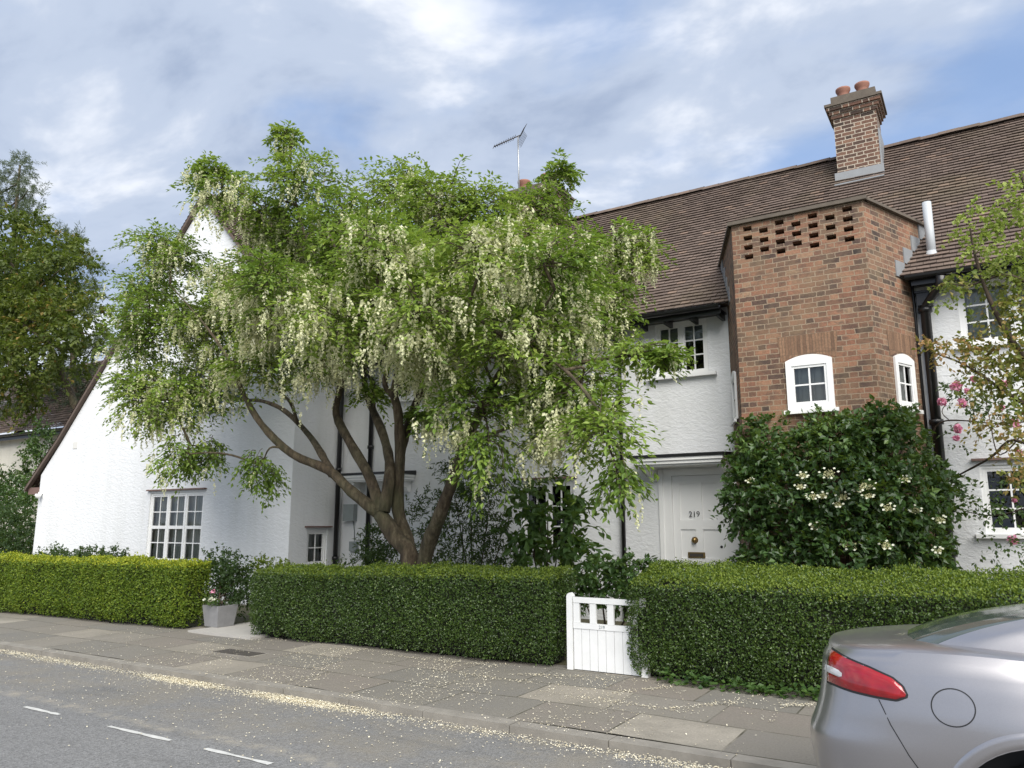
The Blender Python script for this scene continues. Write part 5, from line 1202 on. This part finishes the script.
        for r in (.9, .7, .4, 0): rws.append((X+(2.05-X)*(1-r)*.25, Wd*r, Z+.03*(1-r*r)))
        full = [np.concatenate([np.stack([XR_+X, YC-Wd, Z], 1), np.stack([XR_+X, YC+Wd, Z], 1)[::-1][1:-1]]) for X, Wd, Z in rws]
        G = np.array(full); nr_, nc_ = G.shape[:2]; idx = np.arange(nr_*nc_).reshape(nr_, nc_)
        def grab(sel, name, mat):
            bm = bmesh.new(); mp = {}
            for i in range(nr_-1):
                for j in range(nc_):
                    if not sel(i, min(j, nc_-j-1) if j >= n-1 else j, j): continue
                    ids = (idx[i, j], idx[i, (j+1) % nc_], idx[i+1, (j+1) % nc_], idx[i+1, j])
                    vs_ = []
                    for k_ in ids:
                        if k_ not in mp: mp[k_] = bm.verts.new(G.reshape(-1, 3)[k_]-base_of(root))
                        if mp[k_] not in vs_: vs_.append(mp[k_])
                    try: f = bm.faces.new(vs_); f.smooth = True
                    except ValueError: pass
            bmesh.ops.recalc_face_normals(bm, faces=bm.faces)
            me = bpy.data.meshes.new(name); bm.to_mesh(me); bm.free(); return link(name, me, mat, root)
        def kind(i, j):
            if i >= 20: return 'roof'
            if j <= 16: return 'rear_window' if i >= 0 else 'roof'
            if j <= 28: return 'roof'
            if j <= 42: return 'side_window' if 1 <= i <= 17 and j not in (35,) else 'roof'
            if j <= 45: return 'roof'
            return 'windscreen' if i >= 1 else 'roof'
        grab(lambda i, j, q: kind(i, j) == 'roof', 'roof', M['paint'])
        for nm in ('rear_window', 'windscreen'): grab(lambda i, j, q, nm=nm: kind(i, j) == nm, nm, M['carglass'])
        for sd_ in (0, 1): grab(lambda i, j, q: kind(i, j) == 'side_window' and (q >= n-1) == bool(sd_), 'side_window', M['carglass'])
    cabin()
    # shapes wrapped onto the body side
    def cast(x, z, d=Vector((0.30, 1, 0)).normalized()):
        y0 = YC-HW-0.6; o = Vector((x-d.x*(0.7)/d.y*0, y0, z))
        # start so that the ray crosses (x, YC-HW) nominally
        o = Vector((x, YC-HW, z))-d*0.8; h = bt_.ray_cast(o, d)
        return h[0], h[1]
    def patch(poly, name, mat, off=0.004, res=14, thick=0.006, parent=root):
        """poly given as upper and lower rails [(x,z)...]; gridded and pushed out of the body"""
        up_, lo_ = poly; bm = bmesh.new(); g_ = []
        qs = np.linspace(0, 1, res*3)
        def rail(rl_):
            a_ = np.array(rl_); dd_ = np.concatenate([[0], np.cumsum(np.hypot(*np.diff(a_, axis=0).T))]); dd_ /= dd_[-1]; return np.stack([np.interp(qs, dd_, a_[:, 0]), np.interp(qs, dd_, a_[:, 1])], 1)
        U_, L_ = rail(up_), rail(lo_)
        for j in range(9):
            row = []
            for i in range(len(qs)):
                p = U_[i]*(1-j/8)+L_[i]*(j/8); h, nrm = cast(*p)
                if h is None: row.append(None); continue
                edge = min(j, 8-j, i/2, (len(qs)-1-i)/2); lift = off+thick*min(1, edge/1.5)
                row.append(bm.verts.new(h+nrm*lift-Vector(base_of(parent))))
            g_.append(row)
        for j in range(8):
            for i in range(len(qs)-1):
                c4 = (g_[j][i], g_[j][i+1], g_[j+1][i+1], g_[j+1][i])
                if all(c4): f = bm.faces.new(c4); f.smooth = True
        bmesh.ops.recalc_face_normals(bm, faces=bm.faces)
        me = bpy.data.meshes.new(name); bm.to_mesh(me); bm.free(); return link(name, me, mat, parent)
    def strip(pts, w_, name, mat, off=0.0015, parent=root, closed=False, dirn=Vector((0.30, 1, 0)).normalized()):
        b = MB(); pr = []
        for (x, z) in pts:
            h, nrm = cast(x, z, dirn)
            if h is not None: pr.append((h, nrm))
        if closed: pr.append(pr[0])
        last = None
        for (p, n_), (q, m_) in zip(pr, pr[1:]):
            t = (q-p).normalized(); s1 = t.cross(n_).normalized()*w_/2
            e0, e1 = (p-s1+n_*off, p+s1+n_*off) if last is None else last
            f0, f1 = q-s1+m_*off, q+s1+m_*off
            b.face([e0, e1, f1, f0]); last = (f0, f1)
        return b.build(name, mat, parent)
    Q_ = lambda l: [(XR_+a_, b_) for a_, b_ in l]
    patch((Q_([(.09, 1.122), (.16, 1.115), (.22, 1.104), (.315, 1.086), (.40, 1.070), (.53, 1.032), (.585, .995), (.606, .953)]), Q_([(.09, .936), (.17, .934), (.31, .922), (.448, .915), (.55, .914), (.602, .938)])), 'lamp_gasket', M['blackplastic'], 0.001, thick=0.001)
    patch((Q_([(.10, 1.110), (.16, 1.104), (.22, 1.094), (.315, 1.076), (.40, 1.060), (.525, 1.024), (.575, .990), (.595, .956)]), Q_([(.10, .948), (.17, .946), (.31, .934), (.448, .927), (.545, .925), (.591, .943)])), 'tail_light', M['redlens'], 0.004, thick=0.012)
    patch((Q_([(.10, 1.034), (.17, 1.030), (.22, 1.022), (.245, 1.010)]), Q_([(.10, 1.000), (.17, .994), (.225, .988), (.245, .994)])), 'reversing_lens', M['clearlens'], 0.0175, 8, 0.002)
    el = [(XR_+.812+.098*math.cos(a_), .920+.086*math.sin(a_)) for a_ in np.linspace(0, 2*math.pi, 49)[:-1]]
    strip(el, 0.006, 'fuel_flap_seam', M['blackplastic'], closed=True)
    strip(Q_([(.455, .913), (.48, .87), (.515, .80), (.55, .745), (.595, .67), (.63, .62), (.68, .57), (.76, .53)]), 0.005, 'bumper_seam', M['blackplastic'])
    for xd in (1.62, 2.55, 3.5): strip(Q_([(xd+(.06 if xd < 2 else 0)*(1-q_), .36+.68*q_) for q_ in np.linspace(0, 1, 14)]), 0.005, 'door_seam', M['blackplastic'], dirn=Vector((0, 1, 0)))
    zc = wz-.02
    arc = lambda R: [(wx[0]+R*math.cos(a_), zc+R*math.sin(a_)) for a_ in np.linspace(math.pi*1.02, -.02*math.pi, 40)]
    patch((arc(.50), arc(.432)), 'wheel_arch_lip', M['paint'], 0.001, 20, 0.008)
    # wheels
    for x in wx:
        for side in (-1, 1):
            yo = YC+side*(HW-.03); yi = yo-side*.23
            t = MB(); prof = [(0.235, 0), (0.30, -.012), (0.33, 0.0), (0.345, 0.03), (0.348, .115), (0.345, .20), (0.33, .23), (0.235, .23)]
            for (r0, h0), (r1, h1) in zip(prof, prof[1:]):
                for k_ in range(36):
                    a0, a1 = 2*math.pi*k_/36, 2*math.pi*(k_+1)/36; P4 = lambda r, h, a_: (x+r*math.cos(a_), yo-side*h, wz-.047+r*math.sin(a_))
                    t.face([P4(r0, h0, a0), P4(r0, h0, a1), P4(r1, h1, a1), P4(r1, h1, a0)], smooth=True)
            wh = t.build('wheel', M['tyre'], root)
            t = MB()
            t.tube([(x, yo-side*.015, wz-.047), (x, yo-side*.07, wz-.047)], 0.055, 16)
            for k_ in range(10):
                a_ = 2*math.pi*k_/10; dx, dz = math.cos(a_), math.sin(a_); t.tube([(x+.04*dx, yo-side*.02, wz-.047+.04*dz), (x+.235*dx, yo-side*.012, wz-.047+.235*dz)], [0.022, 0.014], 6)
            for k_ in range(36):
                a0, a1 = 2*math.pi*k_/36, 2*math.pi*(k_+1)/36
                for (r0, h0), (r1, h1) in (((.245, .0), (.225, .03)), ((.225, .03), (.215, .2))):
                    P4 = lambda r, h, a_: (x+r*math.cos(a_), yo-side*h, wz-.047+r*math.sin(a_)); t.face([P4(r0, h0, a0), P4(r0, h0, a1), P4(r1, h1, a1), P4(r1, h1, a0)], smooth=True)
            t.build('rim', M['rim'], wh)
            t = MB(); t.tube([(x, yo-side*.12, wz-.047), (x, yo-side*.14, wz-.047)], 0.2, 24); t.build('brake_disc', M['iron'], wh)
car()
cr = bpy.data.objects['parked_car']; cr.location = (1.23, 4.845, -0.03); cr.scale = (0.885,)*3; cr.rotation_euler = (R_(-1.7), 0, 0)
